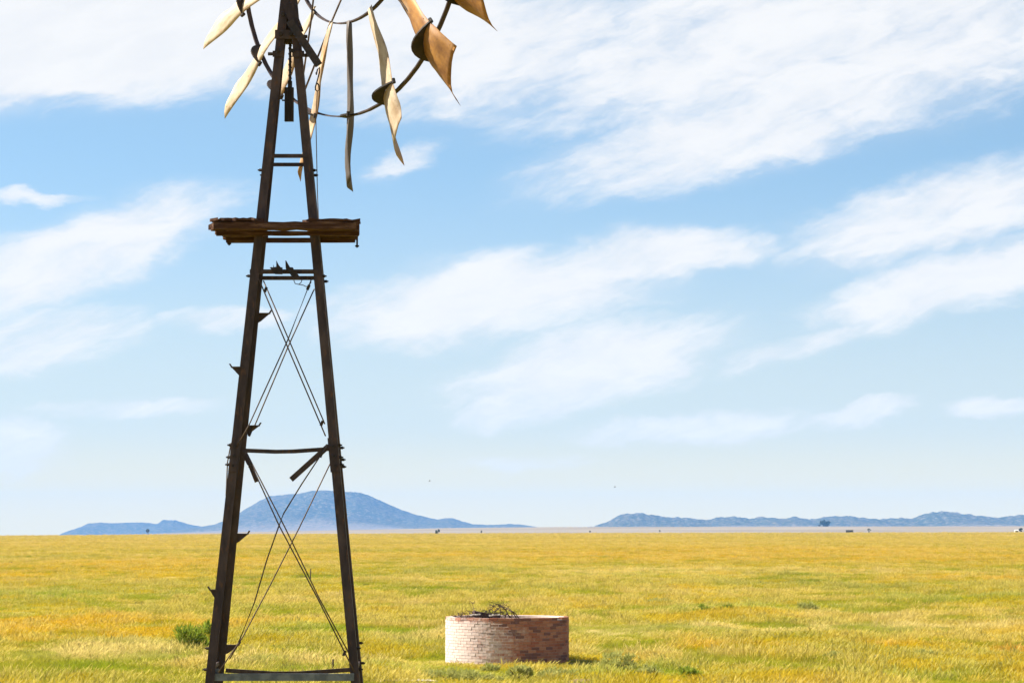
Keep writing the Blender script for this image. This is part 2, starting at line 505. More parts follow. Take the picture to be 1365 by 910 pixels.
def leafy_material(name, colour=None, tipcol=None, transl=0.35, grass=False):
    m, g = mat_new(name)
    if grass:
        pos = g.n('ShaderNodeNewGeometry').outputs['Position']
        c, nf, dist = plain_colour(g, pos)
        rnd = g.n('ShaderNodeObjectInfo').outputs['Random']
        tip = g.n('ShaderNodeAttribute', attribute_name='tip').outputs['Fac']
        sp = g.n('ShaderNodeAttribute', attribute_name='sp').outputs['Fac']

        def near(k):
            return g.m('LESS_THAN', g.m('ABSOLUTE', g.m('SUBTRACT', sp, float(k))), 0.4)
        nearby = g.rng(dist, 110, 600, 1.0, 0.4)
        c = g.mix(g.m('MULTIPLY', near(0), g.m('MULTIPLY', nearby, 0.55)), c, (0.19, 0.23, 0.012))
        c = g.mix(g.m('MULTIPLY', near(2), g.m('MULTIPLY', nearby, 0.45)), c, (0.47, 0.30, 0.012))
        c = g.mix(g.m('MULTIPLY', near(3), 0.7), c, (0.10, 0.105, 0.035))
        straw = g.mix(0.7, c, (0.52, 0.405, 0.135))
        c = g.mix(g.m('MULTIPLY', near(1), g.m('MULTIPLY', tip, 0.6)), c, straw)
        c = g.mix(g.m('MULTIPLY', tip, g.rng(rnd, 0.4, 1.0, 0.0, 0.35)), c, straw)
        hsv = g.n('ShaderNodeHueSaturation', {'Color': c, 'Value': g.m('ADD', 0.92, g.m('MULTIPLY', g.m('FRACT', g.m('MULTIPLY', rnd, 9.1)), 0.3))})
        c = hsv.outputs[0]
    else:
        pos = g.n('ShaderNodeNewGeometry').outputs['Position']
        n = g.noise(pos, 6, 3, 0.6).outputs[0]
        c = g.mix(g.rng(n, 0.35, 0.65), colour, tipcol)
    d = g.n('ShaderNodeBsdfDiffuse', {'Color': c})
    t = g.n('ShaderNodeBsdfTranslucent', {'Color': c})
    mx = g.n('ShaderNodeMixShader', {0: transl, 1: d.outputs[0], 2: t.outputs[0]})
    g.n('ShaderNodeOutputMaterial', {'Surface': mx.outputs[0]})
    return m


M['ground'] = ground_material()
M['grass'] = leafy_material('veld_grass', grass=True, transl=0.48)
M['leaf'] = leafy_material('shrub_leaf', (0.14, 0.20, 0.018), (0.30, 0.34, 0.04))
M['leafgrey'] = leafy_material('greyish_shrub_leaf', (0.28, 0.285, 0.065), (0.42, 0.40, 0.125))
M['leafdark'] = leafy_material('dark_tree_leaf', (0.025, 0.035, 0.015), (0.05, 0.065, 0.025))


def hill_material():
    m, g = mat_new('bushy_hillside')
    pos = g.n('ShaderNodeNewGeometry').outputs['Position']
    big = g.noise(pos, 0.006, 5, 0.6).outputs[0]
    dots = g.noise(pos, 0.07, 4, 0.7).outputs[0]
    soil = g.mix(g.rng(big, 0.35, 0.65), (0.10, 0.085, 0.06), (0.15, 0.125, 0.09))
    c = g.mix(g.rng(g.m('ADD', dots, g.m('MULTIPLY', big, 0.25)), 0.50, 0.66), soil, (0.036, 0.043, 0.026))
    ht = g.n('ShaderNodeAttribute', attribute_name='ht').outputs['Fac']
    low = g.rng(g.m('ADD', ht, g.m('MULTIPLY', g.m('SUBTRACT', dots, 0.5), 0.55)), 0.02, 0.3, 0.85, 0.0)
    c = g.mix(low, c, (0.17, 0.14, 0.11))
    finish(g, c, 0.95, 0, dots, 0.5, 2.0, 0.0)
    return m


M['hill'] = hill_material()


# ------------------------------------------------------------------ the ground, one sheet to the foot of the hills and beyond
def build_ground():
    rings = [0.0] + list(np.geomspace(4, 60, 16)) + list(np.linspace(62, 190, 80)) + list(np.geomspace(195, 700, 60)) \
        + list(np.geomspace(730, 1850, 20)) + list(np.linspace(1880, 2400, 14)) + list(np.geomspace(2500, 12800, 26))
    ang = sorted(set([round(a, 4) for a in np.linspace(-15, 15, 121)] + [round(a, 3) for a in np.linspace(15, 345, 100)]))
    vs, fs = [], []
    na = len(ang) - 1
    for d in rings:
        for a in ang[:na]:
            x, y = d * math.sin(R(a)), d * math.cos(R(a))
            vs.append((x, y, gz(x, y)))
    for i in range(len(rings) - 1):
        for k in range(na):
            j = (k + 1) % na
            if i == 0:
                fs.append((0, (i + 1) * na + k, (i + 1) * na + j)[::-1])
            else:
                fs.append((i * na + k, i * na + j, (i + 1) * na + j, (i + 1) * na + k)[::-1])
    me = bpy.data.meshes.new('ground')
    me.from_pydata(vs, [], fs)
    me.materials.append(M['ground'])
    me.polygons.foreach_set('use_smooth', [True] * len(me.polygons))
    o = link('ground', me)
    tag(o, kind='structure')


build_ground()


# ------------------------------------------------------------------ hills
def build_hills(label, prof, dist, base, depth_front, depth_back, step_px, amp, seed):
    x0, x1 = prof[0][0], prof[-1][0]
    nx = int((x1 - x0) / step_px)
    rows = [-1, -.86, -.72, -.6, -.5, -.41, -.33, -.26, -.2, -.15, -.1, -.06, -.03, 0, .04, .1, .2, .35, .6, 1]
    vs, fs, hts = [], [], []
    for i in range(nx + 1):
        X = x0 + (x1 - x0) * i / nx
        top = pt(X, lerp_list(prof, X), dist).z
        bot = pt(X, lerp_list(base, X), dist).z - 2
        hgt = max(top - bot, 1.0)
        for r in rows:
            dy = r * depth_front if r < 0 else r * depth_back
            y = dist + dy
            x = (X - CXP) / F * dist
            if r < 0:
                # concave footslope, steeper towards the top
                t = 1 + r
                prf = t ** 1.9
            else:
                prf = (1 - r) ** 1.3
            nz = mnoise.fractal(Vector((x / 330 + seed, y / 330, 0)), 0.9, 2.1, 5) * 0.28 * prf * (1 - prf) * 4
            z = bot + hgt * max(0, prf + nz) + amp * mnoise.noise(Vector((x / 14, y / 14, seed))) * min(1, prf * 3)
            if r in (-1, 1):
                z = bot - 12
            vs.append((x, y, z))
            hts.append(max(0.0, prf) * min(1.0, hgt / 30))
    n = len(rows)
    for i in range(nx):
        for k in range(n - 1):
            fs.append((i * n + k, (i + 1) * n + k, (i + 1) * n + k + 1, i * n + k + 1))
    me = bpy.data.meshes.new('hills')
    me.from_pydata(vs, [], fs)
    me.materials.append(M['hill'])
    me.attributes.new('ht', 'FLOAT', 'POINT').data.foreach_set('value', hts)
    me.polygons.foreach_set('use_smooth', [True] * len(me.polygons))
    o = link('hills', me)
    tag(o, label, kind='structure')


build_hills('low pale blue range of far hills beside the table mountain',
            [(60, 719), (88, 714), (100, 706), (118, 697.5), (135, 696), (150, 697), (175, 696), (195, 696), (210, 698), (218, 692.5), (235, 693), (255, 699),
             (280, 703), (300, 705), (340, 707), (400, 712)], 11200, [(60, 716), (400, 710)], 900, 600, 2.0, 1.5, 3.1)
build_hills('blue flat-topped mountain rising behind the windmill',
            [(215, 712), (250, 706), (290, 698), (310, 690), (325, 680), (345, 668), (360, 661), (385, 658.5), (400, 657.5), (415, 654), (430, 653), (445, 654),
             (465, 655), (480, 656), (495, 661), (510, 668), (530, 677), (550, 684), (570, 689.5), (583, 692), (595, 690), (605, 690.5), (615, 694), (630, 698),
             (650, 699.5), (680, 698), (700, 699.5), (715, 702), (740, 704.5), (775, 707)], 10000, [(215, 712), (420, 707), (775, 703.5)], 1500, 900, 1.6, 2.0, 7.7)
build_hills('long line of low bushy blue hills along the horizon',
            [(740, 707), (770, 705), (790, 702), (810, 695), (820, 688), (835, 684), (850, 683), (870, 686), (890, 689), (920, 690), (940, 693), (960, 689), (980, 688),
             (1000, 691), (1020, 688.5), (1040, 691), (1060, 689), (1080, 692), (1100, 689), (1130, 687), (1150, 690), (1180, 692), (1200, 689), (1215, 691),
             (1235, 684), (1255, 681), (1275, 683), (1300, 686), (1330, 690), (1365, 685), (1400, 686), (1450, 692), (1560, 705)], 8200,
            [(740, 704), (1560, 702)], 620, 500, 1.1, 4.2, 15.3)


# ------------------------------------------------------------------ the air
def build_haze():
    b = MB()
    b.box((0, -500, 62), 27000, 26000, 196)
    m, g = mat_new('hazy_air')
    v = g.n('ShaderNodeVolumePrincipled', {'Color': (0.18, 0.455, 1.0), 'Density': 0.000051, 'Anisotropy': 0.0})
    g.n('ShaderNodeOutputMaterial', {'Volume': v.outputs[0]})
    o = b.build('haze', m)
    tag(o, 'thin blue haze over the far plain', kind='stuff')


build_haze()

# ------------------------------------------------------------------ the windmill
TX, TY = -1.875, 25.0
TZ = gz(TX, TY)
YAW = R(-1.8)
ROOT = Vector((TX, TY, TZ))
mill = empty('windmill', ROOT)
tag(mill, 'tall rusty steel windpump tower with broken wheel and wooden platform', 'windmill')


def hw(z):
    return max(0.03, 0.584 - 0.0981 * (z - 2.69))


def tw(lx, ly, z):
    """tower coordinates to world"""
    c, s = math.cos(YAW), math.sin(YAW)
    return Vector((TX + lx * c + ly * s * 1.0, TY - lx * s + ly * c, z))


def face(px, py, side=-1, off=0.0):
    """point on the front (-1) or rear (+1) face of the tower at a photo pixel"""
    z = 5.0
    p = None
    for _ in range(8):
        d = TY + side * (hw(z)) + off
        p = pt(px, py, d)
        z = p.z
    return p


def part(mb, name, mat, parent=None, smoothed=False):
    return mb.build(name, mat, parent or mill, ROOT, smoothed)


ZTOP = 8.15
LW = 0.072
legs = []
for sx in (-1, 1):
    for sy in (-1, 1):
        a, b = tw(sx * hw(TZ - .02), sy * hw(TZ - .02), TZ - .02), tw(sx * hw(ZTOP), sy * hw(ZTOP), ZTOP)
        mb = MB().angle(a, b, (-sx, 0, 0), (0, -sy, 0), LW, 0.009)
        lg = part(mb, 'leg', M['steel'])
        legs.append(lg)
        # splice plates with bolts, a little proud of the leg
        for z0 in (3.95, 4.35):
            pass
        zs0, zs1 = 3.98, 4.26
        p0, p1 = tw(sx * (hw(zs0) - .004), sy * (hw(zs0) + .006), zs0), tw(sx * (hw(zs1) - .004), sy * (hw(zs1) + .006), zs1)
        if sy < 0:
            part(MB().beam(p0 + Vector((-sx * .036, 0, 0)), p1 + Vector((-sx * .036, 0, 0)), .08, .010), 'splice_plate', M['steel'], lg)
            for zb in (4.03, 4.11, 4.19):
                q = tw(sx * (hw(zb) - .036), sy * (hw(zb) + .012), zb)
                part(MB().tube([q, q + Vector((0, sy * .02, 0))], .011, 6), 'bolt', M['iron'], lg)
        for zb in (2.38, 2.55, 4.04, 4.10, 4.2, 5.6, 6.49):
            q = tw(sx * (hw(zb) + .0), sy * (hw(zb) - .036), zb)
            part(MB().tube([q, q + Vector((sx * .022, 0, 0))], .013, 6).tube([q + Vector((sx * .02, 0, 0)), q + Vector((sx * .034, 0, 0))], .007, 6),
                 'bolt', M['iron'], lg)

# girts between the legs: front and rear faces, photo pixel ends
def girt(p, q, w, t, name='girt', mat='steel', side=Vector((0, 1, 0)), sag=0.0, n=1):
    a, b = Vector(p), Vector(q)
    mb = MB()
    if sag:
        mid = a.lerp(b, .48) - Vector((0, 0, sag))
        m1, m2 = a.lerp(mid, .8), b.lerp(mid, .8)
        mb.beam(a, m1, w, t, side).beam(m1, m2, w * .98, t * .98, side).beam(m2, b, w, t, side)
    else:
        mb.beam(a, b, w, t, side)
    return part(mb, name, M[mat])


girt(face(286, 902, -1, .012), face(472, 902, -1, .012), .058, .03, mat='galv')
girt(face(301, 893, 1, -.012), face(468, 892, 1, -.012), .035, .03, sag=.035)
girt(face(322, 600, 1, -.012), face(440, 598, 1, -.012), .034, .03, sag=.02)
girt(face(333, 362, -1, .012), face(424, 362, -1, .012), .036, .02)
girt(face(346, 370.5, 1, -.012), face(430, 370.5, 1, -.012), .034, .02)
girt(face(351, 208, -1, .012), face(411, 208, -1, .012), .032, .02)
girt(face(360, 219.5, 1, -.012), face(415, 219.5, 1, -.012), .030, .02)
# side girts, running back between front and rear legs
for z in (2.38, 4.10, 5.6, 6.49):
    for sx in (-1, 1):
        h = hw(z)
        girt(tw(sx * (h - .02), -h + .012, z), tw(sx * (h - .02), h - .012, z), .03, .016, side=Vector((1, 0, 0)))
# the front girt of the middle bay is broken: its two halves hang from the legs
part(MB().beam(face(326, 604, -1, .02), face(333, 618, -1, .03), .045, .012).beam(face(332.6, 617, -1, .03), face(342.5, 642, -1, .05), .036, .012), 'broken_girt', M['steel'])
part(MB().beam(face(438, 594, -1, .02), face(388, 639, -1, .06), .044, .012), 'broken_girt', M['steel'])
part(MB().box(face(289.5, 895, -1, .04), .03, .03, .05), 'cleat', M['galv'])


def rod(pxs, side, off=0.0, r=.0058, name='brace_rod', mat='wire'):
    return part(MB().tube([face(x, y, side, off) for x, y in pxs], r, 5), name, M[mat], None, True)


rod([(345, 372), (390, 478), (434, 581)], -1, -.012)
rod([(416, 370), (384, 452), (331, 568), (316, 594)], -1, -.022)
rod([(351, 374), (392, 469), (433, 565)], 1, .0)
rod([(419, 385), (384, 462), (340, 566), (331, 580)], 1, -.01)
rod([(329, 606), (372, 700), (425, 800), (472, 894)], -1, -.014)
rod([(437, 592), (402, 645), (378, 684), (372, 700), (356, 745), (339, 803), (318, 856), (291, 896)], -1, -.024)
rod([(333, 612), (380, 703), (425, 796), (466, 872)], 1, .0)
rod([(440, 618), (398, 705), (360, 780), (325, 846), (306, 878)], 1, -.01)
# turnbuckle clamps near the rod ends
for (px, py, sd) in ((354, 386, -1), (411, 383, -1), (429, 564, -1), (334, 620, -1), (428, 606, -1), (459, 870, -1), (333, 578, 1)):
    c = face(px, py, sd, -.015)
    part(MB().box(c, .022, .022, .045, Matrix.Rotation(.4, 3, 'Y')), 'rod_clamp', M['iron'])

# climbing lugs on the left legs: wedge web, flat tread, turned-up tip
def lug(px0, px1, py, side):
    a, b = face(px0, py, side), face(px1, py, side)
    u = Vector((b.x - a.x, 0, 0))
    s = 1 if u.x > 0 else -1
    L = abs(u.x)
    mb = MB()
    y0, y1 = a.y - .012, a.y + .012
    # tread
    mb.box8([Vector((a.x, y0 - .016, a.z)), Vector((b.x, y0 - .016, a.z)), Vector((b.x, y1 + .016, a.z)), Vector((a.x, y1 + .016, a.z)),
             Vector((a.x, y0 - .016, a.z + .009)), Vector((b.x, y0 - .016, a.z + .009)), Vector((b.x, y1 + .016, a.z + .009)), Vector((a.x, y1 + .016, a.z + .009))])
    # web below
    mb.box8([Vector((a.x, y0 + .006, a.z - .085)), Vector((a.x + s * L * .35, y0 + .006, a.z - .062)), Vector((a.x + s * L * .35, y1 - .006, a.z - .062)), Vector((a.x, y1 - .006, a.z - .085)),
             Vector((a.x, y0 + .006, a.z)), Vector((b.x - s * .006, y0 + .006, a.z)), Vector((b.x - s * .006, y1 - .006, a.z)), Vector((a.x, y1 - .006, a.z))])
    # tip
    mb.box8([Vector((b.x - s * .012, y0 - .01, a.z + .005)), Vector((b.x, y0 - .01, a.z + .005)), Vector((b.x, y1 + .01, a.z + .005)), Vector((b.x - s * .012, y1 + .01, a.z + .005)),
             Vector((b.x + s * .006, y0 - .01, a.z + .034)), Vector((b.x + s * .016, y0 - .01, a.z + .03)), Vector((b.x + s * .016, y1 + .01, a.z + .03)), Vector((b.x + s * .006, y1 + .01, a.z + .034))])
    part(mb, 'climbing_lug', M['steel'])


for a in ((341, 360, 418.5, 1), (325, 346, 568, 1), (312, 331, 712, 1), (297, 319, 860, 1), (324, 308, 490, -1), (290, 279, 786.5, -1)):
    lug(*a)

# two bent platform irons caught on the upper girt
def bent_iron(poly, thick, side_off):
    pts = [face(x, y, -1, side_off) for x, y in poly]
    n = len(pts)
    mb = MB()
    vs = pts + [p + Vector((0, thick, 0)) for p in pts]
    mb.add(vs, [tuple(range(n))[::-1], tuple(range(n, 2 * n))] + [(i, (i + 1) % n, n + (i + 1) % n, n + i) for i in range(n)])
    part(mb, 'bent_iron', M['iron'])


bent_iron([(359.5, 356.5), (362, 356), (364, 356.5), (364.3, 352.5), (365, 356), (368.2, 355.5), (368.3, 347), (371.5, 353), (374, 356), (376.5, 356.5), (376.5, 365.5), (366.5, 365.3)], .02, -.03)
bent_iron([(380.3, 347.5), (381.3, 347), (386.5, 356), (390.5, 356.3), (391.5, 359), (400, 369), (399, 372), (391, 371), (380.8, 358)], .02, -.04)
# a snarl of wire hanging below it
part(MB().tube([face(391, 372, -1, -.03), face(393.5, 378, -1, -.05), face(398, 379, -1, -.02), face(401, 377, -1, -.05), face(403, 372, -1, -.02)], .0035, 4)
     .tube([face(398, 379, -1, -.03), face(404, 380, -1, -.05), face(408, 382, -1, -.02), face(412, 381, -1, -.05), face(415, 376, -1, -.02)], .0035, 4), 'wire_snarl', M['wire'])

# --- the platform: one long front plank, short planks on each side, two bearers
PZ = 5.97
def plank(x0, x1, yc, w, t, z, name='plank', rag=.03, seed=0, mat='wood', parent=None):
    r_ = random.Random(seed)
    n = 12
    vs, fs = [], []
    m = 5
    zb = r_.uniform(-.004, .004)
    for i in range(n + 1):
        u = i / n
        for k in range(m):
            yy = yc + w * (k / (m - 1) - .5)
            x = x0 + PS + (x1 - x0) * u
            if i in (0, n):
                x += r_.uniform(-rag, rag)
            e = 1.0
            if k in (0, m - 1):
                yy += r_.uniform(-.022, .018) * (1.0 if r_.random() < .5 else .3)
            for lev in (0, 1):
                zz = z + zb + t * lev + r_.uniform(-.005, .005) + (r_.uniform(-.014, .006) if (lev == 1 and (i < 2 or i > n - 2)) else 0)
                vs.append((x, yy, zz))
    def I(i, k, l):
        return (i * m + k) * 2 + l
    for i in range(n):
        for k in range(m - 1):
            fs.append((I(i, k, 0), I(i, k + 1, 0), I(i + 1, k + 1, 0), I(i + 1, k, 0)))
            fs.append((I(i, k, 1), I(i + 1, k, 1), I(i + 1, k + 1, 1), I(i, k + 1, 1)))
        fs.append((I(i, 0, 0), I(i + 1, 0, 0), I(i + 1, 0, 1), I(i, 0, 1)))
        fs.append((I(i, m - 1, 0), I(i, m - 1, 1), I(i + 1, m - 1, 1), I(i + 1, m - 1, 0)))
    for k in range(m - 1):
        fs.append((I(0, k, 0), I(0, k, 1), I(0, k + 1, 1), I(0, k + 1, 0)))
        fs.append((I(n, k, 0), I(n, k + 1, 0), I(n, k + 1, 1), I(n, k, 1)))
    return part(MB().add(vs, fs), name, M[mat], parent)


def xat(px, depth):
    return (px - CXP) / F * depth


PS = -.012


bearer = part(MB().beam((xat(287, 24.72), 24.70, PZ - .02), (xat(478, 24.72), 24.70, PZ - .02), .034, .05, n=6, jit=.003), 'platform', M['wood'])
part(MB().beam((xat(300, 25.28), 25.30, PZ - .02), (xat(472, 25.28), 25.30, PZ - .02), .038, .05, n=6, jit=.003), 'bearer', M['wood'], bearer)
plank(xat(281, 24.5), xat(476, 24.5), 24.56, .16, .056, PZ + .001, seed=1, rag=.035, parent=bearer)
plank(xat(284, 24.5), xat(345, 24.5), 24.575, .17, .024, PZ + .06, seed=2, rag=.05, parent=bearer)
plank(xat(408, 24.5), xat(474, 24.5), 24.57, .17, .024, PZ + .06, seed=3, rag=.05, parent=bearer)
for i, yc in enumerate((24.80, 25.01, 25.22, 25.42)):
    plank(xat(286 + 5 * i, yc), xat(345 + 3 * i, yc), yc, .207, .044, PZ + .002, seed=10 + i, rag=.035, parent=bearer)
    plank(xat(411 + 2.5 * i, yc), xat(479 - 1.5 * i, yc), yc, .207, .044, PZ + .002, seed=20 + i, rag=.035, parent=bearer)
part(MB().box(pt(376, 299.5, 24.62), .06, .05, .035), 'block', M['wood'], bearer)
for (px, py) in ((476, 327), (305.5, 324)):
    c = pt(px, py, 25.3)
    part(MB().tube([c + Vector((0, 0, .05)), c - Vector((0, 0, .02))], .008, 6).tube([c, c + Vector((0, 0, -.012))], .018, 6), 'bolt', M['iron'], bearer)

# --- top of the tower: gusset plates, mast pipe, pump rod, furl lever
topz = face(384, 40).z
part(MB().beam(face(366.5, 46, -1, -.014), face(400.5, 46, -1, -.014), .075, .012), 'gusset_plate', M['steel'])
part(MB().beam(face(363.5, 72, -1, -.008), face(378.5, 72, -1, -.008), .05, .02), 'gusset_plate', M['steel'])
part(MB().beam(face(389.5, 72, -1, -.008), face(405.5, 72, -1, -.008), .05, .02), 'gusset_plate', M['steel'])
for (px, py) in ((374.5, 46), (388, 46), (371, 68), (389.5, 68), (377.5, 20)):
    c = face(px, py, -1, -.02)
    part(MB().tube([c, c + Vector((0, -.03, 0))], .016, 8), 'bolt', M['iron'])
for (px, py) in ((362, 72), (405, 49), (406.5, 74)):
    c = face(px, py, -1, .03)
    part(MB().tube([c + Vector((-.03, 0, 0)), c + Vector((.03, 0, 0))], .015, 6), 'bolt', M['iron'])
axis_top = Vector((TX, TY, 8.9))
part(MB().tube([(TX, TY, 7.58), (TX, TY, 8.55)], .06, 12), 'mast_pipe', M['steel'], None, True)
part(MB().beam(face(384, 6, -1, -.02), face(398, 44, -1, -.02), .09, .02), 'gusset_plate', M['steel'])
# furl lever, hook and wire
lv0, lv1 = face(386, 28, -1, -.05), face(425, 87, -1, -.08)
lev = part(MB().beam(lv0, lv1, .065, .022), 'furl_lever', M['iron'])
hk = [(421, 97), (421.5, 100), (423, 93), (426, 90), (426, 96), (423.5, 106), (420.5, 116), (420.5, 120), (423, 122), (425.5, 120), (425, 114), (423, 111)]
part(MB().tube([pt(x, y, lv1.y) for x, y in hk], .0065, 5), 'hook', M['iron'], lev, True)
w_end = tw(hw(2.4) - .012, -hw(2.4) + .1, 2.4)
p_a = pt(423, 121, lv1.y)
p_b = pt(421, 155, lv1.y + .02)
p_c = tw(hw(6.3) + .02, -hw(6.3) + .1, 6.3)
part(MB().tube([p_a, p_b, p_c, tw(hw(5.9) - .0, -hw(5.9) + .1, 5.9), w_end], .004, 4), 'furl_wire', M['wire'])
part(MB().tube([face(310, 590, -1, .05) + Vector((-.012, 0, 0)), face(306.5, 616, -1, .05) + Vector((-.02, 0, 0)), face(303, 660, -1, .05) + Vector((-.01, 0, 0))], .0055, 5), 'loose_rod', M['wire'])
# pump rod: twisted spring above, wooden rod with iron straps below, cut off short
rp = lambda px, py: pt(px, py, TY)
coil = []
za, zb_ = rp(387, 112).z, rp(387, 20).z
for i in range(90):
    a = i * .9
    coil.append(Vector((TX + .011 * math.cos(a) + (rp(386.7, 80).x - TX), TY + .011 * math.sin(a), za + (zb_ - za) * i / 89)))
prx = rp(386.7, 80).x
prod = part(MB().tube([(prx, TY, rp(387, 160).z + .06), (prx, TY, 8.4)], .012, 6), 'pump_rod', M['iron'])
part(MB().tube(coil, .007, 4), 'spring', M['iron'], prod)
z0, z1 = rp(387, 162).z, rp(387, 117).z
part(MB().box((prx - .006, TY, (z0 + z1) / 2), .075, .05, z1 - z0), 'rod_block', M['dkwood'], prod)
part(MB().box((prx, TY, z1 + .015), .035, .035, .08), 'rod_clamp', M['iron'], prod)
part(MB().box((prx - .03, TY - .03, (z0 + z1) / 2 - .01), .018, .012, z1 - z0 - .01), 'strap', M['iron'], prod)
part(MB().beam(pt(376, 134, TY - .02), pt(385, 134, TY - .02), .012, .012), 'guide_bar', M['iron'], prod)

# --- the wheel: hub, two rings, double spokes, curved blades on iron ribs
WYAW, WTILT, WOFF, RO, RI, WZ = 0.919, -0.012, 0.612, 1.705, 0.905, 8.727
wn = Vector((math.sin(WYAW) * math.cos(WTILT), math.cos(WYAW) * math.cos(WTILT), math.sin(WTILT)))
wu = Vector((math.cos(WYAW), -math.sin(WYAW), 0))
ww = wu.cross(wn)
if ww.z < 0:
    ww = -ww
WC = Vector((-1.859, 25.0, WZ)) + wn * WOFF


def wp(phi, r, n=0.0):
    """phi in degrees from the bottom, r radius, n along the axle"""
    a = R(phi)
    return WC + wu * (math.sin(a) * r) - ww * (math.cos(a) * r) + wn * n


def strap_ring(radius, w, t, wob, seed):
    r_ = random.Random(seed)
    n = 72
    ph = [r_.uniform(0, 6.28) for _ in range(4)]
    vs, fs = [], []
    for i in range(n):
        a = 360 * i / n
        dr = wob * (math.sin(R(a) * 3 + ph[0]) + .6 * math.sin(R(a) * 5 + ph[1]))
        dn = wob * .8 * math.sin(R(a) * 2 + ph[2])
        for (p, q) in ((-1, -1), (1, -1), (1, 1), (-1, 1)):
            vs.append(wp(a, radius + dr + p * t / 2, dn + q * w / 2))
    for i in range(n):
        j = (i + 1) % n
        for k in range(4):
            fs.append((i * 4 + k, i * 4 + (k + 1) % 4, j * 4 + (k + 1) % 4, j * 4 + k))
    return MB().add(vs, fs)


gear = part(MB().tube([(TX, TY, 8.45), (TX, TY, 8.62)], .11, 14).box(Vector((TX, TY, WZ + .02)), .26, .36, .3, Matrix.Rotation(-WYAW, 3, 'Z'))
            .tube([WC - wn * .75, WC + wn * .32], .045, 12), 'gearbox', M['steel'])
wheel = part(strap_ring(RO, .042, .012, .008, 2), 'wheel', M['steel'])
part(strap_ring(RI, .036, .012, .006, 5), 'inner_ring', M['steel'], wheel)
part(MB().tube([wp(0, 0, -.33), wp(0, 0, -.25)], .13, 16).tube([wp(0, 0, .18), wp(0, 0, .26)], .13, 16).tube([wp(0, 0, -.3), wp(0, 0, .24)], .075, 14), 'hub', M['steel'], wheel)
for k in range(5):
    ph = -27 + 72 * k
    for e in (-.28, .22):
        part(MB().tube([wp(ph - 3 * (1 if e < 0 else -1), .1, e), wp(ph, RI + .02, e * .42), wp(ph, RO, .0)], .0085, 6), 'spoke', M['wire'], wheel)


def blade(phi, ci, co, r0, r1, bend, rust, notch, beta_d, seed):
    """curved sheet; chord direction is the tangent turned out of the wheel plane"""
    r_ = random.Random(seed)
    a = R(phi)
    rad = wu * math.sin(a) - ww * math.cos(a)
    tan = wu * math.cos(a) + ww * math.sin(a)
    nr, nc = 18, 8
    vs, fs = [], []
    ru = []
    uv = []
    for i in range(nr + 1):
        u = i / nr
        r = r0 + (r1 - r0) * u
        c = ci + (co - ci) * min(1, u * 1.5) ** .8
        beta = R(-beta_d + 7 * u + bend * max(0, u - .75) * 60)
        ch = tan * math.cos(beta) + wn * math.sin(beta)
        nb = tan * -math.sin(beta) + wn * math.cos(beta)
        for k in range(nc + 1):
            v = k / nc - .5
            rr = r
            if u > .7:                       # end cut slantwise, corner broken off
                rr -= (u - .7) / .3 * (notch * (v + .5) if notch > 0 else -notch * (.5 - v))
            cam_ = c * .16 * (4 * v * v - 1)
            p = WC + rad * rr + ch * (c * v) + nb * cam_ + wn * (bend * max(0, u - .7) ** 2)
            p += nb * (.010 * math.sin(u * 9 + seed) + .007 * math.sin(v * 9 + u * 14 + seed))
            vs.append(p)
            uv += [u, v, 0.0]
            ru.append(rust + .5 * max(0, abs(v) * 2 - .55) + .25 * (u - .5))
    for i in range(nr):
        for k in range(nc):
            q = i * (nc + 1) + k
            fs.append((q, q + 1, q + nc + 2, q + nc + 1))
    n0 = len(vs)
    # give the sheet its thickness
    nv = [Vector((0, 0, 0)) for _ in vs]
    for f in fs:
        nn = (vs[f[1]] - vs[f[0]]).cross(vs[f[3]] - vs[f[0]]).normalized()
        for q in f:
            nv[q] += nn
    vs2 = [p + nv[i].normalized() * .0022 for i, p in enumerate(vs)]
    border = [k for k in range(nc)]
    fs2 = list(fs) + [tuple(n0 + q for q in f[::-1]) for f in fs]
    edge = {}
    for f in fs:
        for x, y in zip(f, f[1:] + f[:1]):
            edge[(x, y)] = 1
    for (x, y) in list(edge):
        if (y, x) not in edge:
            fs2.append((y, x, n0 + x, n0 + y))
    ob = part(MB().add(vs + vs2, fs2), 'blade', M['blade'], wheel, True)
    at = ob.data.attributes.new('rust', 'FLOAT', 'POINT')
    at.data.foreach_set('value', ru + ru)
    ob.data.attributes.new('buv', 'FLOAT_VECTOR', 'POINT').data.foreach_set('vector', uv + uv)
    # the iron rib under the blade at the outer ring
    u = (RO - r0) / (r1 - r0)
    c = (ci + (co - ci) * min(1, u * 1.5) ** .8) * 1.04
    beta = R(-beta_d + 7 * u)
    ch = tan * math.cos(beta) + wn * math.sin(beta)
    nb = tan * -math.sin(beta) + wn * math.cos(beta)
    top, bot = [], []
    n = 10
    for i in range(n + 1):
        v = i / n - .5
        arc = c * .16 * (4 * v * v - 1) - .004
        deep = arc - c * .22 * (1 - (abs(v) * 2) ** 2.2) - .004
        base = WC + rad * RO + ch * (c * v)
        top.append(base + nb * arc)
        bot.append(base + nb * deep)
    poly = top + bot[::-1]
    m = len(poly)
    vv = [p - rad * .007 for p in poly] + [p + rad * .007 for p in poly]
    ff = []
    for i in range(n):
        ff.append((i, i + 1, m - 2 - i, m - 1 - i))
        ff.append((m + i, m + m - 1 - i, m + m - 2 - i, m + i + 1))
    ff += [(i, m + i, m + (i + 1) % m, (i + 1) % m) for i in range(m)]
    mb = MB().add(vv, ff)
    e = top[-1]
    mb.tube([e - rad * .02, e + rad * .02], .016, 8)
    part(mb, 'blade_rib', M['iron'], wheel)


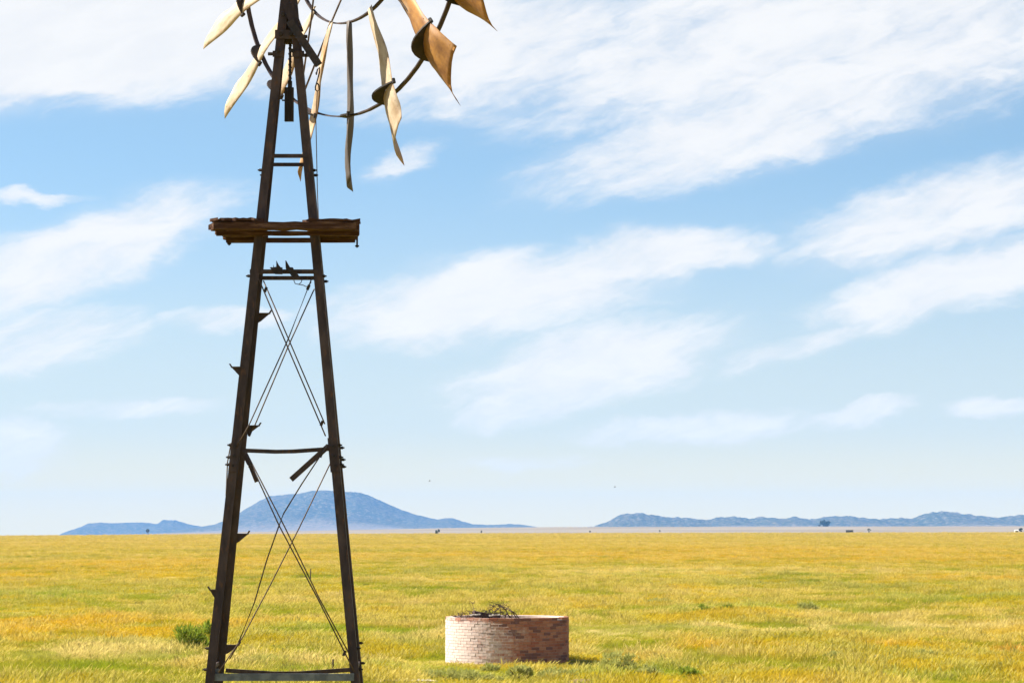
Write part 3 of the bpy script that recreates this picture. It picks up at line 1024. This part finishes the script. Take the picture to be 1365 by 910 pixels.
angs = [-73, -54, -38, -17.5, 1, 22, 44.5, 63] + [64 + 222.5 / 11 * k for k in range(1, 11)]
for i, ph in enumerate(angs):
    r_ = random.Random(40 + i)
    spec = dict(ci=.15, co=.40, r0=RI - .01, r1=2.3, bend=r_.uniform(-.2, .2), rust=.3, notch=r_.uniform(.1, .25), beta_d=33)
    if i == 0: spec.update(r1=2.42, rust=-.2, notch=-.32, co=.32)
    if i == 1: spec.update(r1=2.42, rust=-.15, notch=-.3, co=.29)
    if i == 2: spec.update(r1=1.83, rust=.2, co=.34)
    if i == 3: spec.update(r1=2.33, rust=.4, beta_d=36, bend=.0, co=.30)
    if i == 4: spec.update(r1=2.34, rust=1.7, bend=.1, notch=.07, co=.22, beta_d=47)  # bottom blade: pushed past rust into the painted-in shade tone
    if i == 5: spec.update(r1=2.28, rust=.1, bend=-.2, notch=.22, co=.45, ci=.16)
    if i == 6: spec.update(r1=2.26, rust=.75, bend=.4, notch=.2, co=.47)
    if i == 7: spec.update(r1=2.3, rust=.8, bend=.2, notch=.15, co=.44)
    blade(ph, seed=50 + i, **spec)

# ------------------------------------------------------------------ the brick tank
KD, KR = 81.0, 1.655
KX = (676 - CXP) / F * KD
KZ = gz(KX, KD) - .02
NC = 16
KTOP = pt(676, 823.5, KD - KR).z
CH = (KTOP - KZ) / NC
K0 = Vector((KX, KD, KZ))
tank = empty('brick_tank', K0)
tag(tank, 'round lime-washed brick water tank standing in the grass', 'tank')


def lathe(prof, n=72):
    vs = [(K0.x + r * math.cos(2 * math.pi * k / n), K0.y + r * math.sin(2 * math.pi * k / n), K0.z + z) for (r, z) in prof for k in range(n)]
    fs = []
    for i in range(len(prof) - 1):
        for k in range(n):
            j = (k + 1) % n
            fs.append((i * n + k, i * n + j, (i + 1) * n + j, (i + 1) * n + k))
    return MB().add(vs, fs)


TH = KTOP - KZ
lathe([(KR - .009, -.1), (KR - .009, TH - .05), (KR - .12, TH - .045)]).build('mortar_core', M['mortar'], tank, K0, True)
lathe([(KR - .105, TH - .06), (KR - .108, TH - .006), (KR - .215, TH - .008), (KR - .22, TH - .02), (KR - .22, .3)]).build('inner_plaster', M['plaster'], tank, K0)
lathe([(KR - .215, TH - .22), (1.1, TH - .16), (.6, TH - .2), (.2, TH - .14), (.001, TH - .15)]).build('earth_fill', M['earth'], tank, K0, True)
brick_meshes = []
for v in range(6):
    r_ = random.Random(v)
    L, D_, Hh = .217, .1, CH - .007
    vs = []
    for zz in (-Hh / 2, Hh / 2):
        for (a, b) in ((-L / 2, -D_), (L / 2, -D_), (L / 2, 0), (-L / 2, 0)):
            vs.append(Vector((a + r_.uniform(-.004, .004), b + (r_.uniform(-.002, .002)), zz + r_.uniform(-.002, .002))))
    mb = MB().box8(vs)
    # worn arrises: pull the face in at the edges
    n0 = len(mb.v)
    brick_meshes.append(mb.mesh('brick', M['brick']))
nper = 46
cands = []
for c in range(NC):
    for k in range(nper):
        a = 2 * math.pi * (k + .5 * (c % 2) + .13 * math.sin(c * 7)) / nper - math.pi / 2
        da = (a + math.pi / 2 + math.pi) % (2 * math.pi) - math.pi
        cands.append((abs(da), c, a))
order = sorted(range(len(cands)), key=lambda i: (cands[i][0], cands[i][1]))
rest = MB()
for rank, i in enumerate(order):
    dabs, c, a = cands[i]
    r_ = random.Random(i)
    rr = KR + r_.uniform(-.003, .005)
    if c == NC - 1 and r_.random() < .1:
        continue                                     # knocked off the rim
    loc = Vector((rr * math.cos(a), rr * math.sin(a), (c + .5) * CH + (r_.uniform(-.006, .007) if c == NC - 1 else r_.uniform(-.0015, .0015))))
    rot = Matrix.Rotation(a + math.pi / 2 + r_.uniform(-.008, .008), 3, 'Z')
    me = brick_meshes[i % 6]
    # local -Y of the brick must point outward: bricks are modelled with their face at y = 0 turned by pi
    rot = rot @ Matrix.Rotation(math.pi, 3, 'Z')
    if rank < 300:
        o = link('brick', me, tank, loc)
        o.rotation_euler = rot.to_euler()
    else:
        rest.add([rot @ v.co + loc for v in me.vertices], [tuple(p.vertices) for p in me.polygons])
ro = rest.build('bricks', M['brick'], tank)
ro['kind'] = 'stuff'

# brush and timber lying in the tank
def kp(px, py, dy=0.0):
    lim = math.sqrt(max(0.01, 1.36 ** 2 - ((px - 676) / F * KD) ** 2))
    return pt(px, py, KD + max(-lim, min(lim, dy)))


brush = empty('brush_pile', kp(655, 824, -.3))
tag(brush, 'tangle of dead branches heaped in the brick tank', 'branches')
bo = brush.location.copy()
BR = [[(692, 824), (688, 818), (680, 812), (670, 807.5), (660, 804)], [(690, 825), (683, 815), (673, 809), (664, 807), (655, 806)], [(640, 826), (650, 818), (664, 812), (676, 812)],
      [(648, 826), (653, 813), (660, 806), (668, 805)], [(655, 826), (662, 812), (672, 806), (679, 808)], [(663, 826), (668, 814), (660, 808), (652, 809)], [(672, 826), (676, 816), (671, 809), (663, 811)],
      [(636, 826), (633, 816), (631, 808), (630, 802)], [(640, 826), (634, 818), (627, 814), (622, 813)], [(616, 826), (615, 820), (616.5, 815)], [(680, 826), (674, 812), (665, 804.5), (657, 803)],
      [(645, 826), (655, 820), (669, 819), (685, 822)], [(640, 826), (629, 819), (620, 821), (608, 823)], [(684, 826), (679, 820), (669, 815), (655, 817)]]
for k in range(16):                                  # low fine twigs of the heap
    r_ = random.Random(300 + k)
    x0 = r_.uniform(612, 684)
    dx = r_.uniform(-22, 22)
    hh = r_.uniform(3, 13) * (1 if 636 < x0 < 682 else .5)
    BR.append([(x0, 826), (x0 + dx * .3, 823 - hh * .6), (x0 + dx * .65, 823 - hh), (min(690, max(606, x0 + dx)), 823 - hh * .8)])
for i, b in enumerate(BR):
    r_ = random.Random(70 + i)
    dy = r_.uniform(-1.0, .35)
    pts = [kp(x, y, dy + .15 * k * r_.uniform(-1, 1)) for k, (x, y) in enumerate(b)]
    # smooth the polyline a little
    fine = []
    for p, q in zip(pts, pts[1:]):
        for t in (0, .33, .67):
            fine.append(p.lerp(q, t) + Vector((r_.uniform(-.012, .012), r_.uniform(-.012, .012), r_.uniform(-.012, .012))))
    fine.append(pts[-1])
    mb = MB().tube(fine, .016 if i < 14 else .009, 5, .004)
    for t in range(7):
        q = fine[r_.randrange(2, len(fine))]
        d = Vector((r_.uniform(-1, 1), r_.uniform(-1, 1), r_.uniform(-.2, .9))).normalized() * r_.uniform(.1, .3)
        mid = q + d * .5 + Vector((r_.uniform(-.04, .04), 0, r_.uniform(-.04, .04)))
        mb.tube([q, mid, q + d], .006, 4, .002)
    mb.build('branch', M['branch'], brush, bo)


def squared_log(name, a, b, w, h, mat, label, cat):
    a, b = Vector(a), Vector(b)
    mb = MB().beam(a, b, h, w, Vector((0, 1, 0)), n=6, jit=.01)
    o = (a + b) / 2
    ob = mb.build(name, mat, None, o)
    ob.location = o
    return tag(ob, label, cat)


squared_log('timber', kp(631, 817, -.9), kp(666, 823, -.55), .12, .13, M['log'], 'dark rough timber propped among the branches in the tank', 'timber')
squared_log('plank', kp(626, 819.5, -1.05), kp(640, 818.2, -1.0), .1, .03, M['palewood'], 'short bleached board lying beside the timber in the tank', 'plank')
squared_log('plank', kp(652, 820, -1.2), kp(666, 818.6, -1.25), .12, .03, M['palewood'], 'bleached board lying against the branches in the tank', 'plank')
squared_log('plank', kp(612, 823, -.2), kp(636, 823, -.6), .18, .05, M['log'], 'dark plank lying along the rim inside the tank', 'plank')


# ------------------------------------------------------------------ shrubs and trees
def on_ground(px, py):
    d = H * F / max(py - HZ, 1)
    for _ in range(12):
        x = (px - CXP) / F * d
        z = gz(x, d)
        d = (H - z) * F / max(py - HZ, 1)
    x = (px - CXP) / F * d
    return Vector((x, d, gz(x, d)))


def leaves(center, rx, ry, rz, n, size, seed, upright=0.0, slim=.25):
    r_ = random.Random(seed)
    mb = MB()
    vs, fs = [], []
    clumps = []
    for _ in range(max(5, n // 45)):
        while True:
            q = Vector((r_.uniform(-1, 1), r_.uniform(-1, 1), r_.uniform(-.9, 1)))
            if q.length < 1:
                break
        clumps.append((q, r_.uniform(.12, .34)))
    for i in range(n):
        q, cr = r_.choice(clumps)
        d = Vector((r_.gauss(0, 1), r_.gauss(0, 1), r_.gauss(0, 1))).normalized() * cr * r_.random() ** .4
        p = q + d
        p = Vector((center[0] + p.x * rx, center[1] + p.y * ry, center[2] + p.z * rz))
        a = Vector((r_.gauss(0, 1), r_.gauss(0, 1), r_.gauss(0, .7) + upright * 2)).normalized()
        b = a.cross(Vector((r_.gauss(0, 1), r_.gauss(0, 1), r_.gauss(0, 1)))).normalized()
        s = size * r_.uniform(.6, 1.3)
        o = len(vs)
        vs += [p, p + a * s * .5 + b * s * slim, p + a * s, p + a * s * .5 - b * s * slim]
        fs.append((o, o + 1, o + 2, o + 3))
    return mb.add(vs, fs)


def shrub(px, py, wpx, hpx, label, seed, leafmat='leaf', n=900, lsize=.09, group=None):
    g = on_ground(px, py)
    sc = F / g.y
    w, h = wpx / sc / 2, hpx / sc
    r_ = random.Random(seed)
    root = empty('shrub', g)
    tag(root, label, 'shrub', group)
    mb = MB()
    for k in range(9):
        a = r_.uniform(0, 6.28)
        mb.tube([g + Vector((0, 0, -.03)), g + Vector((math.cos(a) * w * .3, math.sin(a) * w * .3, h * .4)), g + Vector((math.cos(a) * w * .75, math.sin(a) * w * .7, h * r_.uniform(.6, .95)))], .012, 4, .004)
    mb.build('stems', M['branch'], root, g)
    leaves(g + Vector((0, 0, h * .5)), w, w * .8, h * .55, int(n * 1.25), lsize * 1.7, seed, .8, .075).build('foliage', M[leafmat], root, g)


shrub(261, 868, 58, 36, 'leafy green bush growing behind the tower leg', 1, 'leaf', 1150, .13)
shrub(935, 818, 22, 10, 'small dark green bush leading a row far beyond the tank', 2, 'leaf', 500, .10)
shrub(966, 816, 16, 9, 'small dark green bush in the bright green strip beyond the tank', 3, 'leaf', 500, .10)
shrub(1078, 814, 34, 8, 'low spreading green bush on the open grass', 4, 'leafgrey', 600, .12)
shrub(880, 806, 40, 6, 'long flat dull green bush in pale grass', 5, 'leafgrey', 500, .12)
shrub(692, 906, 34, 18, 'low grey green bush in front of the tank', 6, 'leafgrey', 900, .07)
shrub(600, 905, 70, 12, 'flat grey green mat of shrub before the tank', 7, 'leafgrey', 1100, .07)
shrub(822, 893, 60, 22, 'wide grey green shrub beside the shaded tank wall', 8, 'leafgrey', 1300, .07)
shrub(918, 906, 24, 18, 'dark tufted bush at the edge of bare earth', 9, 'leaf', 900, .07)
shrub(1110, 880, 26, 12, 'dull green bush beside a pale stone', 10, 'leafgrey', 700, .07)
shrub(1230, 878, 34, 10, 'dull green bush near the orange flowers', 11, 'leafgrey', 700, .07)
shrub(655, 896, 26, 10, 'small bright bush at the foot of the tank wall', 12, 'leafgrey', 600, .07)

shrub(745, 905, 60, 13, 'flat grey green mat of shrub beside bare earth', 13, 'leafgrey', 1000, .07)
shrub(640, 909, 64, 13, 'grey green mat of shrub near the pale concrete slab', 14, 'leafgrey', 1000, .07)
shrub(860, 904, 50, 16, 'pale green shrub between the earth mounds', 15, 'leafgrey', 900, .07)


def tree(px, py, wpx, hpx, dist, label, seed, cat='tree', n=260, group=None):
    X = px
    x = (px - CXP) / F * dist
    z = gz(x, dist, False)
    zt = pt(px, py - hpx, dist).z
    h = max(zt - z, hpx / F * dist * .6)
    w = wpx / F * dist / 2
    g = Vector((x, dist, z))
    root = empty('tree' if cat == 'tree' else 'bush', g)
    tag(root, label, cat, group)
    mb = MB().tube([g - Vector((0, 0, .2)), g + Vector((w * .05, 0, h * .35)), g + Vector((-w * .05, 0, h * .7))], w * .09 + .03, 6, w * .03 + .01)
    for k in range(4):
        a = k * 1.7
        mb.tube([g + Vector((0, 0, h * .3)), g + Vector((math.cos(a) * w * .6, math.sin(a) * w * .6, h * .65))], w * .04 + .02, 4, .01)
    mb.build('trunk', M['branch'], root, g)
    leaves(g + Vector((0, 0, h * .6)), w, w * .8, h * .42, n, w * .42, seed).build('crown', M['leafdark'], root, g)


tree(584, 711, 7, 5.8, 1750, 'small dark tree alone on the crest beside the mountain', 31)
tree(1099, 709, 12, 12, 4600, 'hazy blue clump of tall trees on the far plain', 32, n=1500)
tree(1091, 709.5, 3.5, 4, 3900, 'small faint tree beside the tall hazy clump', 33)
tree(1157.5, 709.5, 4.5, 5.0, 1880, 'small dark bush beside the low shed on the crest', 34, 'bush')
tree(642, 710.7, 3.2, 4.2, 1880, 'tiny dark bush on the crest below the end of the mountain', 35, 'bush')
tree(786, 710, 2.8, 3.8, 1880, 'tiny dark bush on the crest below the first low hill', 36, 'bush')
tree(879, 709.8, 2.8, 3.8, 1880, 'tiny dark bush on the crest below the round low hill', 37, 'bush')
tree(1359, 709.4, 7, 6.5, 1860, 'dark tree standing beside the white farm building', 38)


def hut(name, px, py, wpx, hpx, dist, wall, roof, label, cat):
    x = (px - CXP) / F * dist
    z = gz(x, dist, False)
    w, h = wpx / F * dist, hpx / F * dist
    g = Vector((x, dist, z))
    root = empty(name, g)
    tag(root, label, cat)
    MB().box(g + Vector((0, 0, h * .5 - .2)), w, w * .5, h + .4).build('wall', wall, root, g)
    r0 = h
    MB().box8([g + Vector((sx * w * .53, sy * w * .29, r0)) for sx, sy in ((-1, -1), (1, -1), (1, 1), (-1, 1))] +
              [g + Vector((sx * w * .53, sy * .05, r0 + h * .18)) for sx, sy in ((-1, -1), (1, -1), (1, 1), (-1, 1))]).build('roof', roof, root, g)
    MB().box(g + Vector((w * .15, -w * .25 - .03, h * .4)), .9, .06, h * .78).build('door', M['iron'], root, g)


hut('shed', 1131.5, 709.4, 9.5, 3.4, 1880, M['shed'], M['shed'], 'long low dark shed on the horizon crest', 'shed')
hut('farm_building', 1353.5, 709.4, 5, 3.2, 1820, M['white'], M['white'], 'tiny white farm building on the crest beside a dark tree', 'building')

# a far windmill in front of the pale range
fx = pt(197, 707, 2600)
fg = Vector((fx.x, 2600, gz(fx.x, 2600, False)))
fm = empty('windmill', fg)
tag(fm, 'tiny far windmill against the pale blue range', 'windmill')
fz = fx.z
mb = MB()
for sx in (-1, 1):
    for sy in (-1, 1):
        mb.tube([fg + Vector((sx * 1.1, sy * 1.1, -.1)), Vector((fg.x + sx * .1, fg.y + sy * .1, fz))], .07, 4)
mb.build('tower', M['iron'], fm, fg)
mb = MB()
for k in range(14):
    a = k * 2 * math.pi / 14
    c, s = math.cos(a), math.sin(a)
    mb.beam(Vector((fg.x + c * .4, fg.y - .5, fz + s * .4)), Vector((fg.x + c * 1.7, fg.y - .5, fz + s * 1.7)), .42, .05, Vector((.3, 1, .3)))
mb.build('wheel', M['iron'], fm, fg)
MB().beam(Vector((fg.x, fg.y, fz)), Vector((fg.x + .8, fg.y + 2.4, fz)), .12, .12).box(Vector((fg.x + .9, fg.y + 2.8, fz)), .1, 1.2, 1.0).build('tail', M['iron'], fm, fg)


# ------------------------------------------------------------------ posts, stones, birds
def post(px, py, hpx, wpx, label, lean=0.0, dist=None):
    g = on_ground(px, py)
    sc = F / g.y
    h, w = hpx / sc, max(wpx / sc, .05)
    mb = MB().tube([g - Vector((0, 0, .15)), g + Vector((lean * .5, 0, h * .5)), g + Vector((lean, 0, h))], w / 2, 7, w / 2 * .85)
    ob = mb.build('fence_post', M['post'], None, g)
    ob.location = g
    tag(ob, label, 'post')


post(414.5, 777, 16, 1.6, 'thin dark post standing far out in the grass', .02)
post(444.5, 904, 27, 1.7, 'thin dark post behind the lowest tower girt', .01)
post(1013, 779, 5, 2.2, 'short dark stump standing out on the open plain')
post(16, 752, 3, 5, 'dark stump low in the golden grass')


def stone(px, py, wpx, hpx, label, name='stone', cat='stone', mat='stone', seed=0):
    g = on_ground(px, py)
    sc = F / g.y
    w, h = wpx / sc / 2, hpx / sc
    vs, fs = [], []
    n, m = 12, 5
    for i in range(m):
        t = i / (m - 1)
        for k in range(n):
            a = 2 * math.pi * k / n
            r = (1 - t ** 2.2 * .75) * (1 + .22 * mnoise.noise(Vector((math.cos(a) * 1.3, math.sin(a) * 1.3, seed + t))))
            vs.append((g.x + math.cos(a) * w * r, g.y + math.sin(a) * w * .8 * r, g.z - .05 + (h + .05) * t))
    for i in range(m - 1):
        for k in range(n):
            fs.append((i * n + k, i * n + (k + 1) % n, (i + 1) * n + (k + 1) % n, (i + 1) * n + k))
    fs.append(tuple((m - 1) * n + k for k in range(n)))
    ob = MB().add(vs, fs).build(name, M[mat], None, g, True)
    ob.location = g
    tag(ob, label, cat)


stone(1166, 880, 14, 9, 'pale flat stone in the grass between dull bushes', seed=2)
stone(1222, 880, 8, 8, 'small pale stone beside a dull green bush', seed=4)
stone(775, 914, 70, 11, 'low mound of bare brown earth before the tank', 'earth_mound', 'mound', 'earth', 6)
stone(895, 914, 80, 10, 'low mound of bare earth beside a dark tufted bush', 'earth_mound', 'mound', 'earth', 9)
g = on_ground(540, 908)
mb = MB().box(g + Vector((0, 0, .02)), 1.3, .95, .12, Matrix.Rotation(.03, 3, 'Y') @ Matrix.Rotation(.3, 3, 'Z'))
ob = mb.build('concrete_slab', M['stone'], None, g)
ob.location = g
tag(ob, 'pale broken concrete slab lying in grass beside the tower', 'slab')


def bird(px, py, dist, span, label, flap):
    c = pt(px, py, dist)
    mb = MB()
    mb.tube([c + Vector((-.5 * span, 0, -.02)), c + Vector((-.2 * span, 0, 0)), c + Vector((.15 * span, 0, .01)), c + Vector((.32 * span, 0, 0))], .06 * span, 6, .03 * span)
    for s in (-1, 1):
        a, b_, d_ = c + Vector((.05 * span, s * .04, .02)), c + Vector((.1 * span, s * .55 * span, flap * span)), c + Vector((-.1 * span, s * span, flap * .4 * span))
        e_, f_ = c + Vector((-.2 * span, s * .5 * span, flap * span * .9)), c + Vector((-.22 * span, s * .04, .02))
        up = Vector((0, 0, .02))
        P = [a, b_, d_, e_, f_]
        P = P if s > 0 else P[::-1]
        mb.add([q - up for q in P] + [q + up for q in P], [(4, 3, 2, 1, 0), (5, 6, 7, 8, 9)] + [(i, (i + 1) % 5, 5 + (i + 1) % 5, 5 + i) for i in range(5)])
    ob = mb.build('bird', M['bird'], None, c)
    ob.location = c
    tag(ob, label, 'bird')


bird(573, 641, 320, .3, 'tiny dark bird flying over the mountain slope', .35)
bird(820, 649, 320, .3, 'tiny dark bird flying above the round low hill', .3)


# ------------------------------------------------------------------ grass
SPECIES = [0, 0, 0, 1, 1, 1, 2, 2, 3]      # short leafy green, feathery straw, golden, low dark karoo bush


def tuft_mesh(i):
    r_ = random.Random(900 + i)
    vs, fs, tip = [], [], []
    sp = SPECIES[i]
    n = (80, 90, 80, 150)[sp]
    h0, h1 = ((.10, .22), (.18, .38), (.14, .30), (.06, .22))[sp]
    heads = (.1, .5, .45, 0)[sp]
    for b in range(n):
        a, rad = r_.uniform(0, 6.28), (.38, .40, .38, .26)[sp] * math.sqrt(r_.random())
        base = Vector((math.cos(a) * rad, math.sin(a) * rad, -.03))
        h = r_.uniform(h0, h1) * (1 - .45 * (rad / .4) ** 2)
        lean = Vector((r_.gauss(.05, .11), r_.gauss(0, .11), 0)) * (h / .28) + Vector((math.cos(a), math.sin(a), 0)) * rad * .25
        w = r_.uniform(.0032, .0075)
        da = r_.uniform(0, 3.14)
        sd = Vector((math.cos(da), math.sin(da), 0)) * w
        o = len(vs)
        mid = base + lean * .35 + Vector((0, 0, h * .6))
        top = base + lean + Vector((0, 0, h))
        if r_.random() < heads:
            hw_ = sd * 1.9
            vs += [base - sd * .5, base + sd * .5, mid + sd * .5, mid - sd * .5, mid.lerp(top, .55) + hw_, mid.lerp(top, .55) - hw_, top]
            fs += [(o, o + 1, o + 2, o + 3), (o + 3, o + 2, o + 4, o + 5), (o + 5, o + 4, o + 6)]
            tip += [0, 0, .6, .6, 1, 1, 1]
        else:
            vs += [base - sd, base + sd, mid + sd * .8, mid - sd * .8, top]
            fs += [(o, o + 1, o + 2, o + 3), (o + 3, o + 2, o + 4)]
            tip += [0, 0, .15, .15, .3]
    me = bpy.data.meshes.new('tuft')
    me.from_pydata([tuple(v) for v in vs], [], fs)
    me.materials.append(M['grass'])
    me.attributes.new('tip', 'FLOAT', 'POINT').data.foreach_set('value', tip)
    me.attributes.new('sp', 'FLOAT', 'POINT').data.foreach_set('value', [float(sp)] * len(vs))
    return me


def species_at(x, y):
    """which grass grows at a place: drifts a few metres across"""
    if rng.random() < (.02 if y < 250 else .008):
        return 8
    a = mnoise.noise(Vector((x / 2.2, y / 5.0, 21))) + .6 * mnoise.noise(Vector((x / 7, y / 14, 4)))
    a += rng.normal(0, .16)
    if a < -.05:
        return int(rng.integers(0, 3))
    if a < .26:
        return int(rng.integers(3, 6)) if rng.random() < .62 else int(rng.integers(0, 3))
    b = mnoise.noise(Vector((x / 9, y / 16, 40)))
    return int(rng.integers(6, 8)) if b > -.15 else int(rng.integers(3, 6))


def build_grass():
    gcol = bpy.data.collections.new('tufts')
    NV = 9
    for i in range(NV):
        gcol.objects.link(bpy.data.objects.new('tuft_%02d' % i, tuft_mesh(i)))
    pos, sc, rt, idx = [], [], [], []
    bands = [(12, 40, 2.0, 1.0), (40, 64, 4.0, 1.0), (64, 120, 9.0, 1.0), (120, 210, 5.5, 1.0), (210, 420, 2.4, 1.05), (420, 900, .6, 1.25), (900, 1880, .07, 2.0)]
    for d0, d1, dens, s in bands:
        area = .21 * (d1 * d1 - d0 * d0)
        n = int(area * dens)
        dd = np.sqrt(rng.uniform(d0 * d0, d1 * d1, n))
        xx = rng.uniform(-.21, .21, n) * dd
        for x, y in zip(xx, dd):
            # thin out in places, so that the sward is uneven
            k = mnoise.noise(Vector((x / 3.5, y / 6, 3.3)))
            if k < -.25 and rng.random() < .55:
                continue
            if (x - KX) ** 2 + (y - KD) ** 2 < (KR + .12) ** 2:
                continue
            if (x - xat(775, 68)) ** 2 / 1.0 + (y - 67.6) ** 2 < .5 or (x - xat(895, 68)) ** 2 + (y - 67.6) ** 2 < .5:
                continue
            hgt = s * (1.0 + .65 * k + .35 * mnoise.noise(Vector((x / 1.1, y / 1.3, 8)))) * rng.uniform(.75, 1.25)
            if (x - KX) ** 2 + (y - KD) ** 2 < (KR + 2.0) ** 2:
                hgt *= .7
            if abs(x - KX) < KR + 1.2 and KD - 12 < y < KD:
                hgt *= .7 if x < KX else 1.0
            pos.append((x, y, gz(x, y)))
            sc.append((s * rng.uniform(.9, 1.3), s * rng.uniform(.9, 1.3), max(.4, hgt)))
            rt.append((0, 0, rng.uniform(-1.0, 1.0)))
            idx.append(species_at(x, y))
    n = len(pos)
    me = bpy.data.meshes.new('grass')
    me.vertices.add(n)
    me.vertices.foreach_set('co', np.array(pos, dtype=np.float32).ravel())
    for nm, ty, key, arr in (('sc', 'FLOAT_VECTOR', 'vector', np.array(sc, dtype=np.float32).ravel()),
                             ('rt', 'FLOAT_VECTOR', 'vector', np.array(rt, dtype=np.float32).ravel()),
                             ('pick', 'INT', 'value', np.array(idx, dtype=np.int32))):
        me.attributes.new(nm, ty, 'POINT').data.foreach_set(key, arr)
    me.update()
    o = link('grass', me)
    tag(o, 'yellow green veld grass covering the plain', 'grass', kind='stuff')
    gn = bpy.data.node_groups.new('grass_tufts', 'GeometryNodeTree')
    gn.interface.new_socket('Geometry', in_out='INPUT', socket_type='NodeSocketGeometry')
    gn.interface.new_socket('Geometry', in_out='OUTPUT', socket_type='NodeSocketGeometry')
    N, Lk = gn.nodes, gn.links
    gi, go = N.new('NodeGroupInput'), N.new('NodeGroupOutput')
    ci = N.new('GeometryNodeCollectionInfo')
    ci.inputs['Collection'].default_value = gcol
    ci.inputs['Separate Children'].default_value = True
    ci.inputs['Reset Children'].default_value = True
    ip = N.new('GeometryNodeInstanceOnPoints')
    ip.inputs['Pick Instance'].default_value = True

    def attr(nm, ty):
        a = N.new('GeometryNodeInputNamedAttribute')
        a.data_type = ty
        a.inputs['Name'].default_value = nm
        return a.outputs['Attribute']
    Lk.new(gi.outputs[0], ip.inputs['Points'])
    Lk.new(ci.outputs[0], ip.inputs['Instance'])
    Lk.new(attr('pick', 'INT'), ip.inputs['Instance Index'])
    Lk.new(attr('rt', 'FLOAT_VECTOR'), ip.inputs['Rotation'])
    Lk.new(attr('sc', 'FLOAT_VECTOR'), ip.inputs['Scale'])
    Lk.new(ip.outputs[0], go.inputs[0])
    md = o.modifiers.new('tufts', 'NODES')
    md.node_group = gn
    print('grass tufts', n)


build_grass()

S.cycles.max_bounces = 6
S.cycles.diffuse_bounces = 3
S.cycles.transmission_bounces = 4
S.cycles.volume_bounces = 1
S.cycles.use_denoising = True
